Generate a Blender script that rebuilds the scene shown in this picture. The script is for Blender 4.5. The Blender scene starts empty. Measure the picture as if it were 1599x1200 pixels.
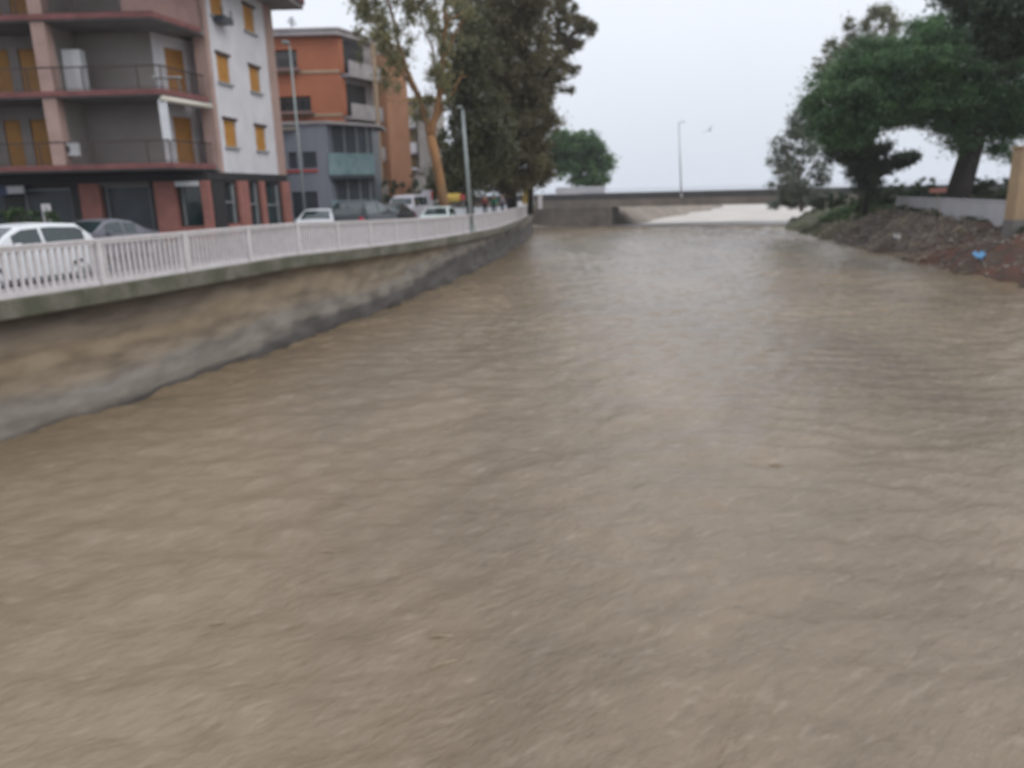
import bpy, math, random
import numpy as np
from mathutils import Vector, Matrix
random.seed(7); rng = np.random.default_rng(7)
S = bpy.context.scene; C = S.collection
R = math.radians

# ---------------------------------------------------------------- camera, sky, sun, exposure
HCAM = 4.8; PITCH = R(14.2); ROLL = R(1.5)
cd = bpy.data.cameras.new("camera"); cam = bpy.data.objects.new("camera", cd); C.objects.link(cam)
cd.sensor_width = 36; cd.lens = 27.02; cd.clip_end = 20000; cd.clip_start = 0.05
_f = Vector((0, math.cos(PITCH), -math.sin(PITCH))); _r = Vector((1, 0, 0)); _u = Vector((0, math.sin(PITCH), math.cos(PITCH)))
_ur = (_u * math.cos(ROLL) + _r * math.sin(ROLL)); _rr = (_r * math.cos(ROLL) - _u * math.sin(ROLL))
cam.matrix_world = Matrix(((_rr.x, _ur.x, -_f.x, 0), (_rr.y, _ur.y, -_f.y, 0), (_rr.z, _ur.z, -_f.z, HCAM), (0, 0, 0, 1)))
S.camera = cam
cd.dof.use_dof = True; cd.dof.focus_distance = 1.0; cd.dof.aperture_fstop = 4.8    # a soft phone picture, out of focus throughout

def at(px, py, y):
    "point at forward distance y seen at a place of the 1599 x 1200 photograph"
    u = (px - 799.5) / 1200; v = (py - 600) / 1200
    u2 = u * math.cos(ROLL) - v * math.sin(ROLL); v2 = v * math.cos(ROLL) + u * math.sin(ROLL)
    fw = math.cos(PITCH) - v2 * math.sin(PITCH); dn = math.sin(PITCH) + v2 * math.cos(PITCH)
    return Vector((u2 / fw * y, y, HCAM - dn / fw * y))

W = bpy.data.worlds.new("World"); S.world = W; W.use_nodes = True
nt = W.node_tree; N = nt.nodes; L = nt.links; bg = N["Background"]
sky = N.new("ShaderNodeTexSky"); sky.sky_type = 'NISHITA'; sky.sun_disc = False
SUN_EL = R(48); SUN_ROT = R(120)
sky.sun_elevation = SUN_EL; sky.sun_rotation = SUN_ROT; sky.air_density = 1.0; sky.dust_density = 4.0
hs = N.new("ShaderNodeHueSaturation"); hs.inputs['Saturation'].default_value = 0.12; L.new(sky.outputs[0], hs.inputs['Color'])
tc = N.new("ShaderNodeTexCoord"); sp = N.new("ShaderNodeSeparateXYZ"); L.new(tc.outputs['Generated'], sp.inputs[0])
rp = N.new("ShaderNodeValToRGB"); L.new(sp.outputs['Z'], rp.inputs[0])
rp.color_ramp.elements[0].position = 0.0; rp.color_ramp.elements[0].color = (7.3, 7.75, 8.6, 1)
rp.color_ramp.elements[1].position = 0.95; rp.color_ramp.elements[1].color = (11.2, 11.6, 12.6, 1); _e = rp.color_ramp.elements.new(.18); _e.color = (8.9, 9.35, 10.2, 1)
cn = N.new("ShaderNodeTexNoise"); cn.inputs['Scale'].default_value = 1.6; cn.inputs['Detail'].default_value = 4; L.new(tc.outputs['Generated'], cn.inputs[0])
cm = N.new("ShaderNodeMapRange"); cm.inputs[1].default_value = .3; cm.inputs[2].default_value = .7; cm.inputs[3].default_value = .95; cm.inputs[4].default_value = 1.05; L.new(cn.outputs[0], cm.inputs[0])
vm = N.new("ShaderNodeVectorMath"); vm.operation = 'SCALE'; L.new(rp.outputs[0], vm.inputs[0]); L.new(cm.outputs[0], vm.inputs['Scale'])
mx = N.new("ShaderNodeMix"); mx.data_type = 'RGBA'; mx.inputs[0].default_value = 0.93
L.new(hs.outputs[0], mx.inputs[6]); L.new(vm.outputs[0], mx.inputs[7]); L.new(mx.outputs[2], bg.inputs[0]); bg.inputs[1].default_value = 0.105
sl = bpy.data.lights.new("sun", 'SUN'); sl.energy = 1.0; sl.angle = R(40); sl.color = (1, .96, .9)
so = bpy.data.objects.new("sun", sl); C.objects.link(so)
_d = Vector((math.sin(SUN_ROT) * math.cos(SUN_EL), math.cos(SUN_ROT) * math.cos(SUN_EL), math.sin(SUN_EL)))
so.rotation_euler = _d.to_track_quat('Z', 'Y').to_euler()
S.view_settings.view_transform = 'Standard'; S.view_settings.look = 'None'; S.view_settings.gamma = 1; S.view_settings.exposure = 0.0
S.render.engine = 'CYCLES'; S.cycles.max_bounces = 6; S.cycles.transparent_max_bounces = 6

# ---------------------------------------------------------------- materials
def mat(name, col, rough=.8, col2=None, scale=3., detail=5, bump=0., bscale=None, metal=0., spec=.5, stretch=(1, 1, 1), lo=.35, hi=.65, rvar=0.):
    m = bpy.data.materials.new(name); m.use_nodes = True; n = m.node_tree.nodes; l = m.node_tree.links; b = n['Principled BSDF']
    b.inputs['Base Color'].default_value = (*col, 1); b.inputs['Roughness'].default_value = rough
    b.inputs['Metallic'].default_value = metal; b.inputs['Specular IOR Level'].default_value = spec
    t = n.new("ShaderNodeTexCoord"); mp = n.new("ShaderNodeMapping"); mp.inputs['Scale'].default_value = stretch
    l.new(t.outputs['Object'], mp.inputs[0])
    if col2 is None: col2 = tuple(c * .8 for c in col)
    no = n.new("ShaderNodeTexNoise"); no.inputs['Scale'].default_value = scale; no.inputs['Detail'].default_value = detail; no.inputs['Roughness'].default_value = .6
    l.new(mp.outputs[0], no.inputs[0])
    r = n.new("ShaderNodeValToRGB"); r.color_ramp.elements[0].position = lo; r.color_ramp.elements[1].position = hi
    r.color_ramp.elements[0].color = (*col2, 1); r.color_ramp.elements[1].color = (*col, 1)
    l.new(no.outputs[0], r.inputs[0]); l.new(r.outputs[0], b.inputs['Base Color'])
    if rvar:
        mr = n.new("ShaderNodeMapRange"); mr.inputs[3].default_value = rough - rvar; mr.inputs[4].default_value = rough + rvar
        l.new(no.outputs[0], mr.inputs[0]); l.new(mr.outputs[0], b.inputs['Roughness'])
    if bump:
        nb = n.new("ShaderNodeTexNoise"); nb.inputs['Scale'].default_value = bscale or scale * 4; nb.inputs['Detail'].default_value = 6
        l.new(mp.outputs[0], nb.inputs[0]); bp = n.new("ShaderNodeBump"); bp.inputs['Strength'].default_value = bump; bp.inputs['Distance'].default_value = .05
        l.new(nb.outputs[0], bp.inputs['Height']); l.new(bp.outputs[0], b.inputs['Normal'])
    m['ramp'] = 1
    return m

M = {}
M['asphalt'] = mat('wet_asphalt', (.10, .10, .105), .3, (.06, .06, .065), 1.2, bump=.2, bscale=30, rvar=.12)
M['pavement'] = mat('pavement', (.34, .31, .29), .45, (.22, .20, .19), 1.5, bump=.2, bscale=20)
M['white_concrete'] = mat('white_rail_paint', (.63, .60, .61), .6, (.54, .51, .51), 5, bump=.15)
M['slab'] = mat('mossy_concrete', (.16, .15, .12), .75, (.08, .083, .053), 1.1, bump=.4, bscale=12, lo=.38, hi=.62)
M['cream'] = mat('render_light', (.68, .665, .69), .85, (.58, .57, .59), .8, bump=.1)
M['grey_render'] = mat('render_grey', (.33, .30, .285), .9, (.26, .235, .22), .6, bump=.1)
M['pink'] = mat('render_pink', (.44, .30, .26), .85, (.35, .24, .205), 1., bump=.1)
M['darkpink'] = mat('render_dark_pink', (.29, .18, .165), .85, (.23, .145, .13), 1.2, bump=.1)
M['terracotta'] = mat('terracotta_pier', (.36, .15, .12), .7, (.27, .11, .09), 2., bump=.2)
M['red_edge'] = mat('red_slab_edge', (.23, .085, .08), .7, (.15, .055, .052), 2.)
M['soffit'] = mat('soffit', (.22, .21, .205), .9, (.16, .155, .155), 1.)
M['orange_shutter'] = mat('orange_shutter', (.56, .28, .055), .55, (.46, .22, .04), 2.)
M['door_orange'] = mat('shaded_orange_door', (.42, .20, .05), .6, (.33, .15, .035), 2.)  # darker copy of the shutter orange, loggia shade put into the colour
M['brown_metal'] = mat('brown_metal', (.06, .035, .03), .5)
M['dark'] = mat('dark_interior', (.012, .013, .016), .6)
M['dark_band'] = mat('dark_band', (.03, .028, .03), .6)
M['shopglass'] = mat('shop_glass', (.02, .04, .045), .08, (.012, .022, .026), 1., spec=.8)
M['glass'] = mat('dark_glass', (.02, .028, .032), .06, spec=.8)
M['carglass'] = mat('car_glass', (.015, .022, .025), .05, (.02, .04, .042), 1, spec=.9)
M['tealglass'] = mat('teal_glass', (.20, .29, .30), .12, (.13, .21, .22), 1.5)
M['frame'] = mat('grey_frame', (.35, .37, .38), .5)
M['white'] = mat('white_enamel', (.72, .73, .75), .4, (.62, .63, .65), 3)
M['awning'] = mat('awning_cloth', (.72, .68, .58), .8, (.62, .58, .5), 4)
M['roof'] = mat('roof_tile', (.20, .07, .065), .7, (.13, .05, .05), 3, bump=.4)
M['orange_wall'] = mat('orange_wall', (.44, .16, .085), .85, (.37, .13, .07), .35, bump=.1)
M['salmon'] = mat('salmon_wall', (.58, .29, .17), .85, (.48, .24, .14), .5)
M['beige_band'] = mat('beige_band', (.45, .33, .22), .8)
M['balcony_grey'] = mat('balcony_grey', (.46, .43, .43), .85, (.33, .30, .31), 1.)
M['greypanel'] = mat('grey_panel', (.26, .275, .32), .45, (.21, .225, .265), 1., stretch=(1, 1, .15))
M['bluegrey'] = mat('bluegrey_dark', (.05, .062, .075), .4, (.03, .04, .05), 1.)
M['ochre'] = mat('ochre_awning', (.33, .25, .12), .8)
M['beige_dull'] = mat('beige_dull', (.36, .32, .28), .85, (.24, .21, .18), .6)
M['bark_orange'] = mat('bark_orange', (.30, .145, .055), .8, (.20, .12, .06), 2.2, bump=.5, bscale=6, stretch=(1, 1, .3))
M['bark_dark'] = mat('bark_dark', (.026, .02, .019), .9, (.015, .012, .012), 3, bump=.5, stretch=(1, 1, .3))
M['bark_grey'] = mat('bark_grey', (.17, .15, .12), .85, (.11, .095, .075), 3, bump=.5, stretch=(1, 1, .3))
M['galv'] = mat('galvanised', (.30, .34, .33), .5, (.24, .27, .27), 2, metal=.2)
M['palegalv'] = mat('pale_galvanised', (.50, .51, .54), .5, metal=.1)
M['bridge_dark'] = mat('bridge_parapet', (.085, .082, .085), .8, (.06, .058, .06), .7, bump=.2)
M['bridge_beige'] = mat('bridge_girder', (.25, .215, .185), .85, (.17, .147, .125), .5, bump=.2)
M['abutment'] = mat('abutment', (.17, .145, .122), .85, (.09, .078, .066), .5, bump=.4)
M['greywhite'] = mat('grey_white_wall', (.50, .50, .53), .8, (.42, .42, .45), .6, bump=.1)
M['tan'] = mat('tan_render', (.42, .30, .18), .8, (.34, .24, .145), 1.)
M['greybase'] = mat('grey_base', (.2, .19, .18), .85, (.14, .13, .12), 2, bump=.3)
M['rubber'] = mat('rubber', (.02, .02, .022), .8)
M['rim'] = mat('rim', (.38, .39, .4), .35, metal=.6)
M['red_lens'] = mat('red_lens', (.45, .015, .05), .2)
M['clear_lens'] = mat('clear_lens', (.75, .76, .78), .15)
M['blue'] = mat('blue_plastic', (.13, .33, .56), .4, (.10, .27, .48), 6)
M['yellow'] = mat('yellow_board', (.48, .34, .07), .6)
M['redboard'] = mat('red_board', (.5, .08, .07), .6)
M['skin'] = mat('skin', (.42, .26, .19), .6)
M['hair'] = mat('hair', (.03, .022, .018), .7)
M['stick'] = mat('dead_stick', (.34, .28, .2), .8, (.22, .17, .11), 6)
M['bird'] = mat('bird_grey', (.10, .10, .11), .7)
for n_, c_ in dict(paint_white=(.72, .74, .76), paint_grey=(.15, .15, .175), paint_silver=(.55, .57, .59), paint_dark=(.03, .038, .045), paint_pale=(.55, .62, .60), paint_black=(.02, .02, .025),
                   paint_lilac=(.5, .48, .53), cloth_green=(.02, .22, .12), cloth_grey=(.22, .21, .23), cloth_white=(.6, .6, .62), cloth_navy=(.03, .035, .06), cloth_red=(.2, .04, .04), cloth_blue=(.09, .12, .2), denim=(.06, .08, .12), cloth_black=(.02, .02, .02)).items():
    M[n_] = mat(n_, c_, .3 if 'paint' in n_ else .85, tuple(x * .92 for x in c_), 2)

def foliage_mat(name, a, b, c, trans=.35):
    m = bpy.data.materials.new(name); m.use_nodes = True; n = m.node_tree.nodes; l = m.node_tree.links; p = n['Principled BSDF']
    at_ = n.new("ShaderNodeAttribute"); at_.attribute_name = 'tint'
    r = n.new("ShaderNodeValToRGB"); e = r.color_ramp.elements; e[0].color = (*a, 1); e[1].color = (*c, 1); k = e.new(.5); k.color = (*b, 1)
    l.new(at_.outputs['Fac'], r.inputs[0]); l.new(r.outputs[0], p.inputs['Base Color']); p.inputs['Roughness'].default_value = .55
    tr = n.new('ShaderNodeBsdfTranslucent'); l.new(r.outputs[0], tr.inputs['Color']); ms = n.new('ShaderNodeMixShader'); ms.inputs[0].default_value = trans; l.new(p.outputs[0], ms.inputs[1]); l.new(tr.outputs[0], ms.inputs[2]); l.new(ms.outputs[0], n['Material Output'].inputs['Surface'])
    return m
M['f_olive'] = foliage_mat('leaf_olive', (.14, .15, .085), (.23, .225, .115), (.33, .30, .14))
M['f_brown'] = foliage_mat('leaf_olive_brown', (.085, .08, .044), (.145, .13, .064), (.22, .19, .095))
M['f_dkgreen'] = foliage_mat('leaf_dark_green', (.045, .075, .05), (.07, .105, .068), (.10, .14, .085))
M['f_pine'] = foliage_mat('needles_pine', (.045, .09, .045), (.085, .17, .07), (.14, .25, .095))
M['f_mixed'] = foliage_mat('leaf_mixed_green', (.055, .065, .036), (.10, .108, .052), (.16, .16, .075))
M['f_silver'] = foliage_mat('leaf_silver_olive', (.16, .175, .12), (.23, .24, .16), (.33, .32, .21), .45)
M['f_grey'] = foliage_mat('leaf_grey_green', (.13, .155, .12), (.19, .22, .17), (.27, .30, .23))
M['f_hedge'] = foliage_mat('leaf_hedge', (.02, .04, .018), (.035, .065, .025), (.06, .1, .03))
M['f_grass'] = foliage_mat('grass_blades', (.03, .07, .018), (.05, .11, .025), (.09, .15, .04))

# ---------------------------------------------------------------- mesh helpers
def tag(o, label=None, cat=None, group=None, kind=None):
    if label: o['label'] = label
    if cat: o['category'] = cat
    if group: o['group'] = group
    if kind: o['kind'] = kind
    return o
def empty(name, loc=(0, 0, 0), rz=0, label=None, cat=None, group=None):
    o = bpy.data.objects.new(name, None); C.objects.link(o); o.location = loc; o.rotation_euler = (0, 0, rz); o.empty_display_size = .2
    return tag(o, label, cat, group)
class MB:
    def __init__(s): s.v = []; s.f = []
    def quad(s, *p):
        n = len(s.v); s.v += [tuple(q) for q in p]; s.f.append(tuple(range(n, n + len(p)))); return s
    def box(s, x0, x1, y0, y1, z0, z1):
        n = len(s.v)
        s.v += [(x, y, z) for z in (z0, z1) for (x, y) in ((x0, y0), (x1, y0), (x1, y1), (x0, y1))]
        s.f += [tuple(n + i for i in q) for q in ((3, 2, 1, 0), (4, 5, 6, 7), (0, 1, 5, 4), (1, 2, 6, 5), (2, 3, 7, 6), (3, 0, 4, 7))]; return s
    def prism(s, poly, z0, z1):
        "poly: xy points counter-clockwise"
        n = len(s.v); k = len(poly)
        s.v += [(p[0], p[1], z0) for p in poly] + [(p[0], p[1], z1) for p in poly]
        s.f.append(tuple(n + i for i in range(k))[::-1]); s.f.append(tuple(n + k + i for i in range(k)))
        for i in range(k): j = (i + 1) % k; s.f.append((n + i, n + j, n + k + j, n + k + i))
        return s
    def obox(s, p, d, a0, a1, b0, b1, z0, z1):
        "box along direction d (unit xy) from p; b is to the left of d"
        dx, dy = d; nx, ny = -dy, dx
        P = lambda a, b: (p[0] + dx * a + nx * b, p[1] + dy * a + ny * b)
        return s.prism([P(a0, b0), P(a1, b0), P(a1, b1), P(a0, b1)], z0, z1)
    def tube(s, pts, rad, seg=8, cap=True):
        pts = [Vector(p) for p in pts]; n0 = len(s.v); k = len(pts)
        if not hasattr(rad, '__len__'): rad = [rad] * k
        up = Vector((0, 0, 1)) if abs((pts[-1] - pts[0]).normalized().z) < .9 else Vector((1, 0, 0))
        for i, p in enumerate(pts):
            t = (pts[min(i + 1, k - 1)] - pts[max(i - 1, 0)]).normalized(); a = t.cross(up).normalized(); b = t.cross(a)
            for j in range(seg):
                w = 2 * math.pi * j / seg; q = p + (a * math.cos(w) + b * math.sin(w)) * rad[i]; s.v.append(tuple(q))
        for i in range(k - 1):
            for j in range(seg):
                jj = (j + 1) % seg; s.f.append((n0 + i * seg + j, n0 + i * seg + jj, n0 + (i + 1) * seg + jj, n0 + (i + 1) * seg + j))
        if cap: s.f.append(tuple(n0 + j for j in range(seg))[::-1]); s.f.append(tuple(n0 + (k - 1) * seg + j for j in range(seg)))
        return s
    def lathe(s, c, axis, prof, seg=20):
        "prof: (offset along axis, radius)"
        c = Vector(c); ax = Vector(axis).normalized(); up = Vector((0, 0, 1)) if abs(ax.z) < .9 else Vector((1, 0, 0)); a = ax.cross(up).normalized(); b = ax.cross(a); n0 = len(s.v)
        for (o, r) in prof:
            for j in range(seg):
                w = 2 * math.pi * j / seg; s.v.append(tuple(c + ax * o + (a * math.cos(w) + b * math.sin(w)) * r))
        for i in range(len(prof) - 1):
            for j in range(seg):
                jj = (j + 1) % seg; s.f.append((n0 + i * seg + j, n0 + i * seg + jj, n0 + (i + 1) * seg + jj, n0 + (i + 1) * seg + j))
        return s
    def grid(s, P):
        "P: 2D list of points"
        n0 = len(s.v); a = len(P); b = len(P[0])
        for r in P: s.v += [tuple(p) for p in r]
        for i in range(a - 1):
            for j in range(b - 1): s.f.append((n0 + i * b + j, n0 + i * b + j + 1, n0 + (i + 1) * b + j + 1, n0 + (i + 1) * b + j))
        return s
    def build(s, name, m, parent=None, smooth=False, bevel=0):
        me = bpy.data.meshes.new(name); me.from_pydata(s.v, [], s.f); me.update(); me.materials.append(m if not isinstance(m, str) else M[m])
        if smooth: me.shade_smooth()
        o = bpy.data.objects.new(name, me); C.objects.link(o)
        if parent is not None: o.parent = parent
        if bevel:
            md = o.modifiers.new('bevel', 'BEVEL'); md.width = bevel; md.segments = 2; md.limit_method = 'ANGLE'
        return o
def copy_tree(o, parent=None):
    c = o.copy(); C.objects.link(c); c.parent = parent
    for ch in list(o.children): copy_tree(ch, c)
    return c
def wall_holes(mb, p, d, w, z0, z1, holes, depth=.14):
    "vertical wall from p along d (unit xy), outward normal = right of d; holes (s0,s1,z0,z1) with reveals"
    dx, dy = d; ix, iy = -dy, dx    # inward = left
    P = lambda s_, z, b=0: (p[0] + dx * s_ + ix * b, p[1] + dy * s_ + iy * b, z)
    xs = sorted({0, w, *[h[0] for h in holes], *[h[1] for h in holes]}); zs = sorted({z0, z1, *[h[2] for h in holes], *[h[3] for h in holes]})
    for a, b in zip(xs[:-1], xs[1:]):
        for c, e in zip(zs[:-1], zs[1:]):
            mx_, mz_ = (a + b) / 2, (c + e) / 2
            if any(h[0] < mx_ < h[1] and h[2] < mz_ < h[3] for h in holes): continue
            mb.quad(P(a, c), P(b, c), P(b, e), P(a, e))
    for (a, b, c, e) in holes:
        mb.quad(P(a, c), P(a, c, depth), P(a, e, depth), P(a, e)); mb.quad(P(b, c), P(b, e), P(b, e, depth), P(b, c, depth))
        mb.quad(P(a, c), P(b, c), P(b, c, depth), P(a, c, depth)); mb.quad(P(a, e), P(a, e, depth), P(b, e, depth), P(b, e))
        mb.quad(P(a - .02, c - .02, depth), P(b + .02, c - .02, depth), P(b + .02, e + .02, depth), P(a - .02, e + .02, depth))
    return mb

# ---------------------------------------------------------------- setting: river, banks, street
BASE = np.array([(-24.5, -14), (-19.5, -4), (-14.6, 6), (-12.4, 11), (-10.65, 15.3), (-9.15, 19.2), (-7.1, 26.4), (-6.05, 30.1), (-4.65, 35.8), (-2.7, 44.7), (-.8, 55.4), (1.3, 71.6), (2.5, 87.), (3.0, 97)])
ty = np.linspace(-14, 97, 223)
bx = np.interp(ty, BASE[:, 1], BASE[:, 0]); k = np.ones(13) / 13
bx = np.convolve(np.pad(bx, 6, mode='reflect', reflect_type='odd'), k, 'valid')
def edge_x(y): return np.interp(y, ty, bx)
def slab_z(y): return np.interp(y, [-20, 25, 30, 35, 41, 54, 70, 80, 88, 97, 105], [2.87, 2.87, 2.72, 2.58, 2.45, 2.25, 2.27, 2.5, 2.85, 3.35, 3.45])
def street_z(x, y):
    d = edge_x(y) - x; e = slab_z(y) - .12
    k_ = np.clip((y - 48) / 8, 0, 1); e = e * (1 - k_) + np.maximum(e, 2.66) * k_
    t = np.clip((d - 2.0) / 2.0, 0, 1); t = t * t * (3 - 2 * t)
    return e * (1 - t) + 2.76 * t

def wave(x, y, amp_lf=1.):
    "muddy current: ridges across and along the flow, running towards the sea"
    z = 0
    for i, (kx, ky, a, p) in enumerate(WV): z = z + .85 * a * np.sin(kx * x + ky * y + p + 1.3 * np.sin(.35 * kx * y + i) + .8 * np.sin(.6 * ky * x + 2 * i))
    return z
_r = np.random.default_rng(3); WV = []
for lam, a, n in ((5.5, .016, 3), (2.1, .012, 5), (1.0, .010, 8), (.5, .006, 8)):
    for i in range(n):
        th = _r.normal(math.pi / 2 + .45, .6); q = 2 * math.pi / (lam * _r.uniform(.75, 1.3)); WV.append((q * math.cos(th), q * math.sin(th), a * _r.uniform(.6, 1.2), _r.uniform(0, 6.28)))
def heightmesh(name, xs, ys, fn, m, smooth=True):
    X, Y = np.meshgrid(xs, ys); Z = fn(X, Y); v = np.stack([X, Y, Z], -1).reshape(-1, 3).astype(np.float32); a, b = len(ys), len(xs)
    i = np.arange(a - 1)[:, None] * b + np.arange(b - 1)[None]; f = np.stack([i, i + 1, i + b + 1, i + b], -1).reshape(-1, 4)
    me = bpy.data.meshes.new(name); me.vertices.add(len(v)); me.vertices.foreach_set('co', v.ravel()); me.loops.add(f.size); me.loops.foreach_set('vertex_index', f.ravel().astype(np.int32))
    me.polygons.add(len(f)); me.polygons.foreach_set('loop_start', np.arange(0, f.size, 4, dtype=np.int32)); me.update(calc_edges=True)
    if smooth: me.shade_smooth()
    me.materials.append(m); o = bpy.data.objects.new(name, me); C.objects.link(o); return o

def water_mat():
    m = bpy.data.materials.new('muddy_water'); m.use_nodes = True; n = m.node_tree.nodes; l = m.node_tree.links; b = n['Principled BSDF']
    g = n.new("ShaderNodeNewGeometry")
    def noise(sc, det, st, rot=0.):
        mp = n.new("ShaderNodeMapping"); mp.vector_type = 'TEXTURE'; mp.inputs['Scale'].default_value = tuple(1 / q for q in st); mp.inputs['Rotation'].default_value = (0, 0, rot); l.new(g.outputs['Position'], mp.inputs[0])
        t = n.new("ShaderNodeTexNoise"); t.inputs['Scale'].default_value = sc; t.inputs['Detail'].default_value = det; t.inputs['Roughness'].default_value = .6; t.inputs['Distortion'].default_value = .25; l.new(mp.outputs[0], t.inputs[0]); return t
    big = noise(.16, 4, (1, .45, 1), -.15); r = n.new("ShaderNodeValToRGB"); e = r.color_ramp.elements
    e[0].position = .3; e[0].color = (.145, .106, .066, 1); e[1].position = .68; e[1].color = (.26, .195, .124, 1); l.new(big.outputs[0], r.inputs[0])
    fo = noise(3.6, 6, (.6, 1.8, 1), .55); fr = n.new("ShaderNodeValToRGB"); fr.color_ramp.elements[0].position = .55; fr.color_ramp.elements[1].position = .78
    fr.color_ramp.elements[0].color = (0, 0, 0, 1); fr.color_ramp.elements[1].color = (.42, .42, .42, 1); l.new(fo.outputs[0], fr.inputs[0])
    mx = n.new("ShaderNodeMix"); mx.data_type = 'RGBA'; l.new(fr.outputs[0], mx.inputs[0]); l.new(r.outputs[0], mx.inputs[6]); mx.inputs[7].default_value = (.42, .345, .26, 1)
    dk = noise(3.2, 6, (.7, 2.0, 1), .55); dr = n.new("ShaderNodeValToRGB"); dr.color_ramp.elements[0].position = .25; dr.color_ramp.elements[1].position = .5
    dr.color_ramp.elements[0].color = (.76, .74, .70, 1); dr.color_ramp.elements[1].color = (1, 1, 1, 1); l.new(dk.outputs[0], dr.inputs[0])
    mu = n.new("ShaderNodeMix"); mu.data_type = 'RGBA'; mu.blend_type = 'MULTIPLY'; mu.inputs[0].default_value = 1; l.new(mx.outputs[2], mu.inputs[6]); l.new(dr.outputs[0], mu.inputs[7])
    l.new(mu.outputs[2], b.inputs['Base Color']); b.inputs['Roughness'].default_value = .13; b.inputs['IOR'].default_value = 1.62
    h1 = noise(6.0, 7, (.8, 1.6, 1), .65); h2 = noise(11., 4, (.8, 1.6, 1), .6)
    b1 = n.new("ShaderNodeBump"); b1.inputs['Strength'].default_value = .5; b1.inputs['Distance'].default_value = .10; l.new(h1.outputs[0], b1.inputs['Height'])
    b2 = n.new("ShaderNodeBump"); b2.inputs['Strength'].default_value = .4; b2.inputs['Distance'].default_value = .03; l.new(h2.outputs[0], b2.inputs['Height']); l.new(b1.outputs[0], b2.inputs['Normal']); l.new(b2.outputs[0], b.inputs['Normal'])
    return m
M['water'] = water_mat()
ys = np.concatenate([np.arange(-12, 2, .5), np.arange(2, 30, .11), np.arange(30, 60, .2), np.arange(60, 96.2, .35)])
xs = np.arange(-24, 46, .16)
tag(heightmesh('river_water', xs, ys, lambda X, Y: wave(X, Y), M['water']), kind='structure')
# surf beyond the sill, and the sea
M['surf'] = mat('pale_surf', (.56, .515, .47), .5, (.38, .335, .29), .35, 8, bump=.3, bscale=1.2, stretch=(.5, 1, 1))
M['sea'] = mat('grey_sea', (.36, .38, .41), .4, (.30, .33, .36), .03, 4, bump=.25, bscale=.4)
tag(heightmesh('surf_water', np.linspace(-5, 90, 40), np.linspace(95, 230, 50), lambda X, Y: -.06 + .05 * np.sin(Y * .5 + np.sin(X * .1) * 2), M['surf']), kind='structure')
mb = MB().quad((-9000, 228, -.12), (9000, 228, -.12), (9000, 16000, -.12), (-9000, 16000, -.12)); tag(mb.build('sea', 'sea'), kind='structure')
# riverbed / general ground, one sheet under it all to the horizon on both sides
M['soil'] = mat('soil', (.14, .12, .09), .9, (.09, .08, .06), .5, bump=.4)
tag(MB().quad((-2500, -600, -.9), (2500, -600, -.9), (2500, 229, -.9), (-2500, 229, -.9)).build('ground', 'soil'), kind='structure')

# the street on the far side of the wall
sx = np.concatenate([[-400, -150, -80, -60], np.linspace(-45, 0, 46)]); sy = np.concatenate([np.arange(-14, 97, 1.), [98, 101, 110, 130, 170, 228]])
P = []
for y in sy:
    e = float(edge_x(min(y, 97))) - 1.9; row = []
    for t in np.concatenate([[-400, -150, -80, -55, -40, -30], -np.linspace(24, 0, 30)]):
        x = e + t; row.append((x, y, float(street_z(x, min(y, 97))) + (0 if y < 97 else 0)))
    P.append(row)
tag(MB().grid([r for r in P]).build('street', 'asphalt', smooth=True), kind='structure')
P = []
for y in np.arange(-14, 97.1, 1.):
    e = float(edge_x(y)); z0_ = float(slab_z(y)); k_ = min(max((y - 48) / 8, 0), 1); z = z0_ * (1 - k_) + max(z0_, 2.78) * k_; P.append([(e - 2.0, y, z - .3), (e - 2.0, y, z), (e - .05, y, z), (e - .02, y, z0_ - .02), (e + .05, y, z0_ - .02)])
tag(MB().grid(P).build('pavement', 'pavement'), kind='structure')

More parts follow.
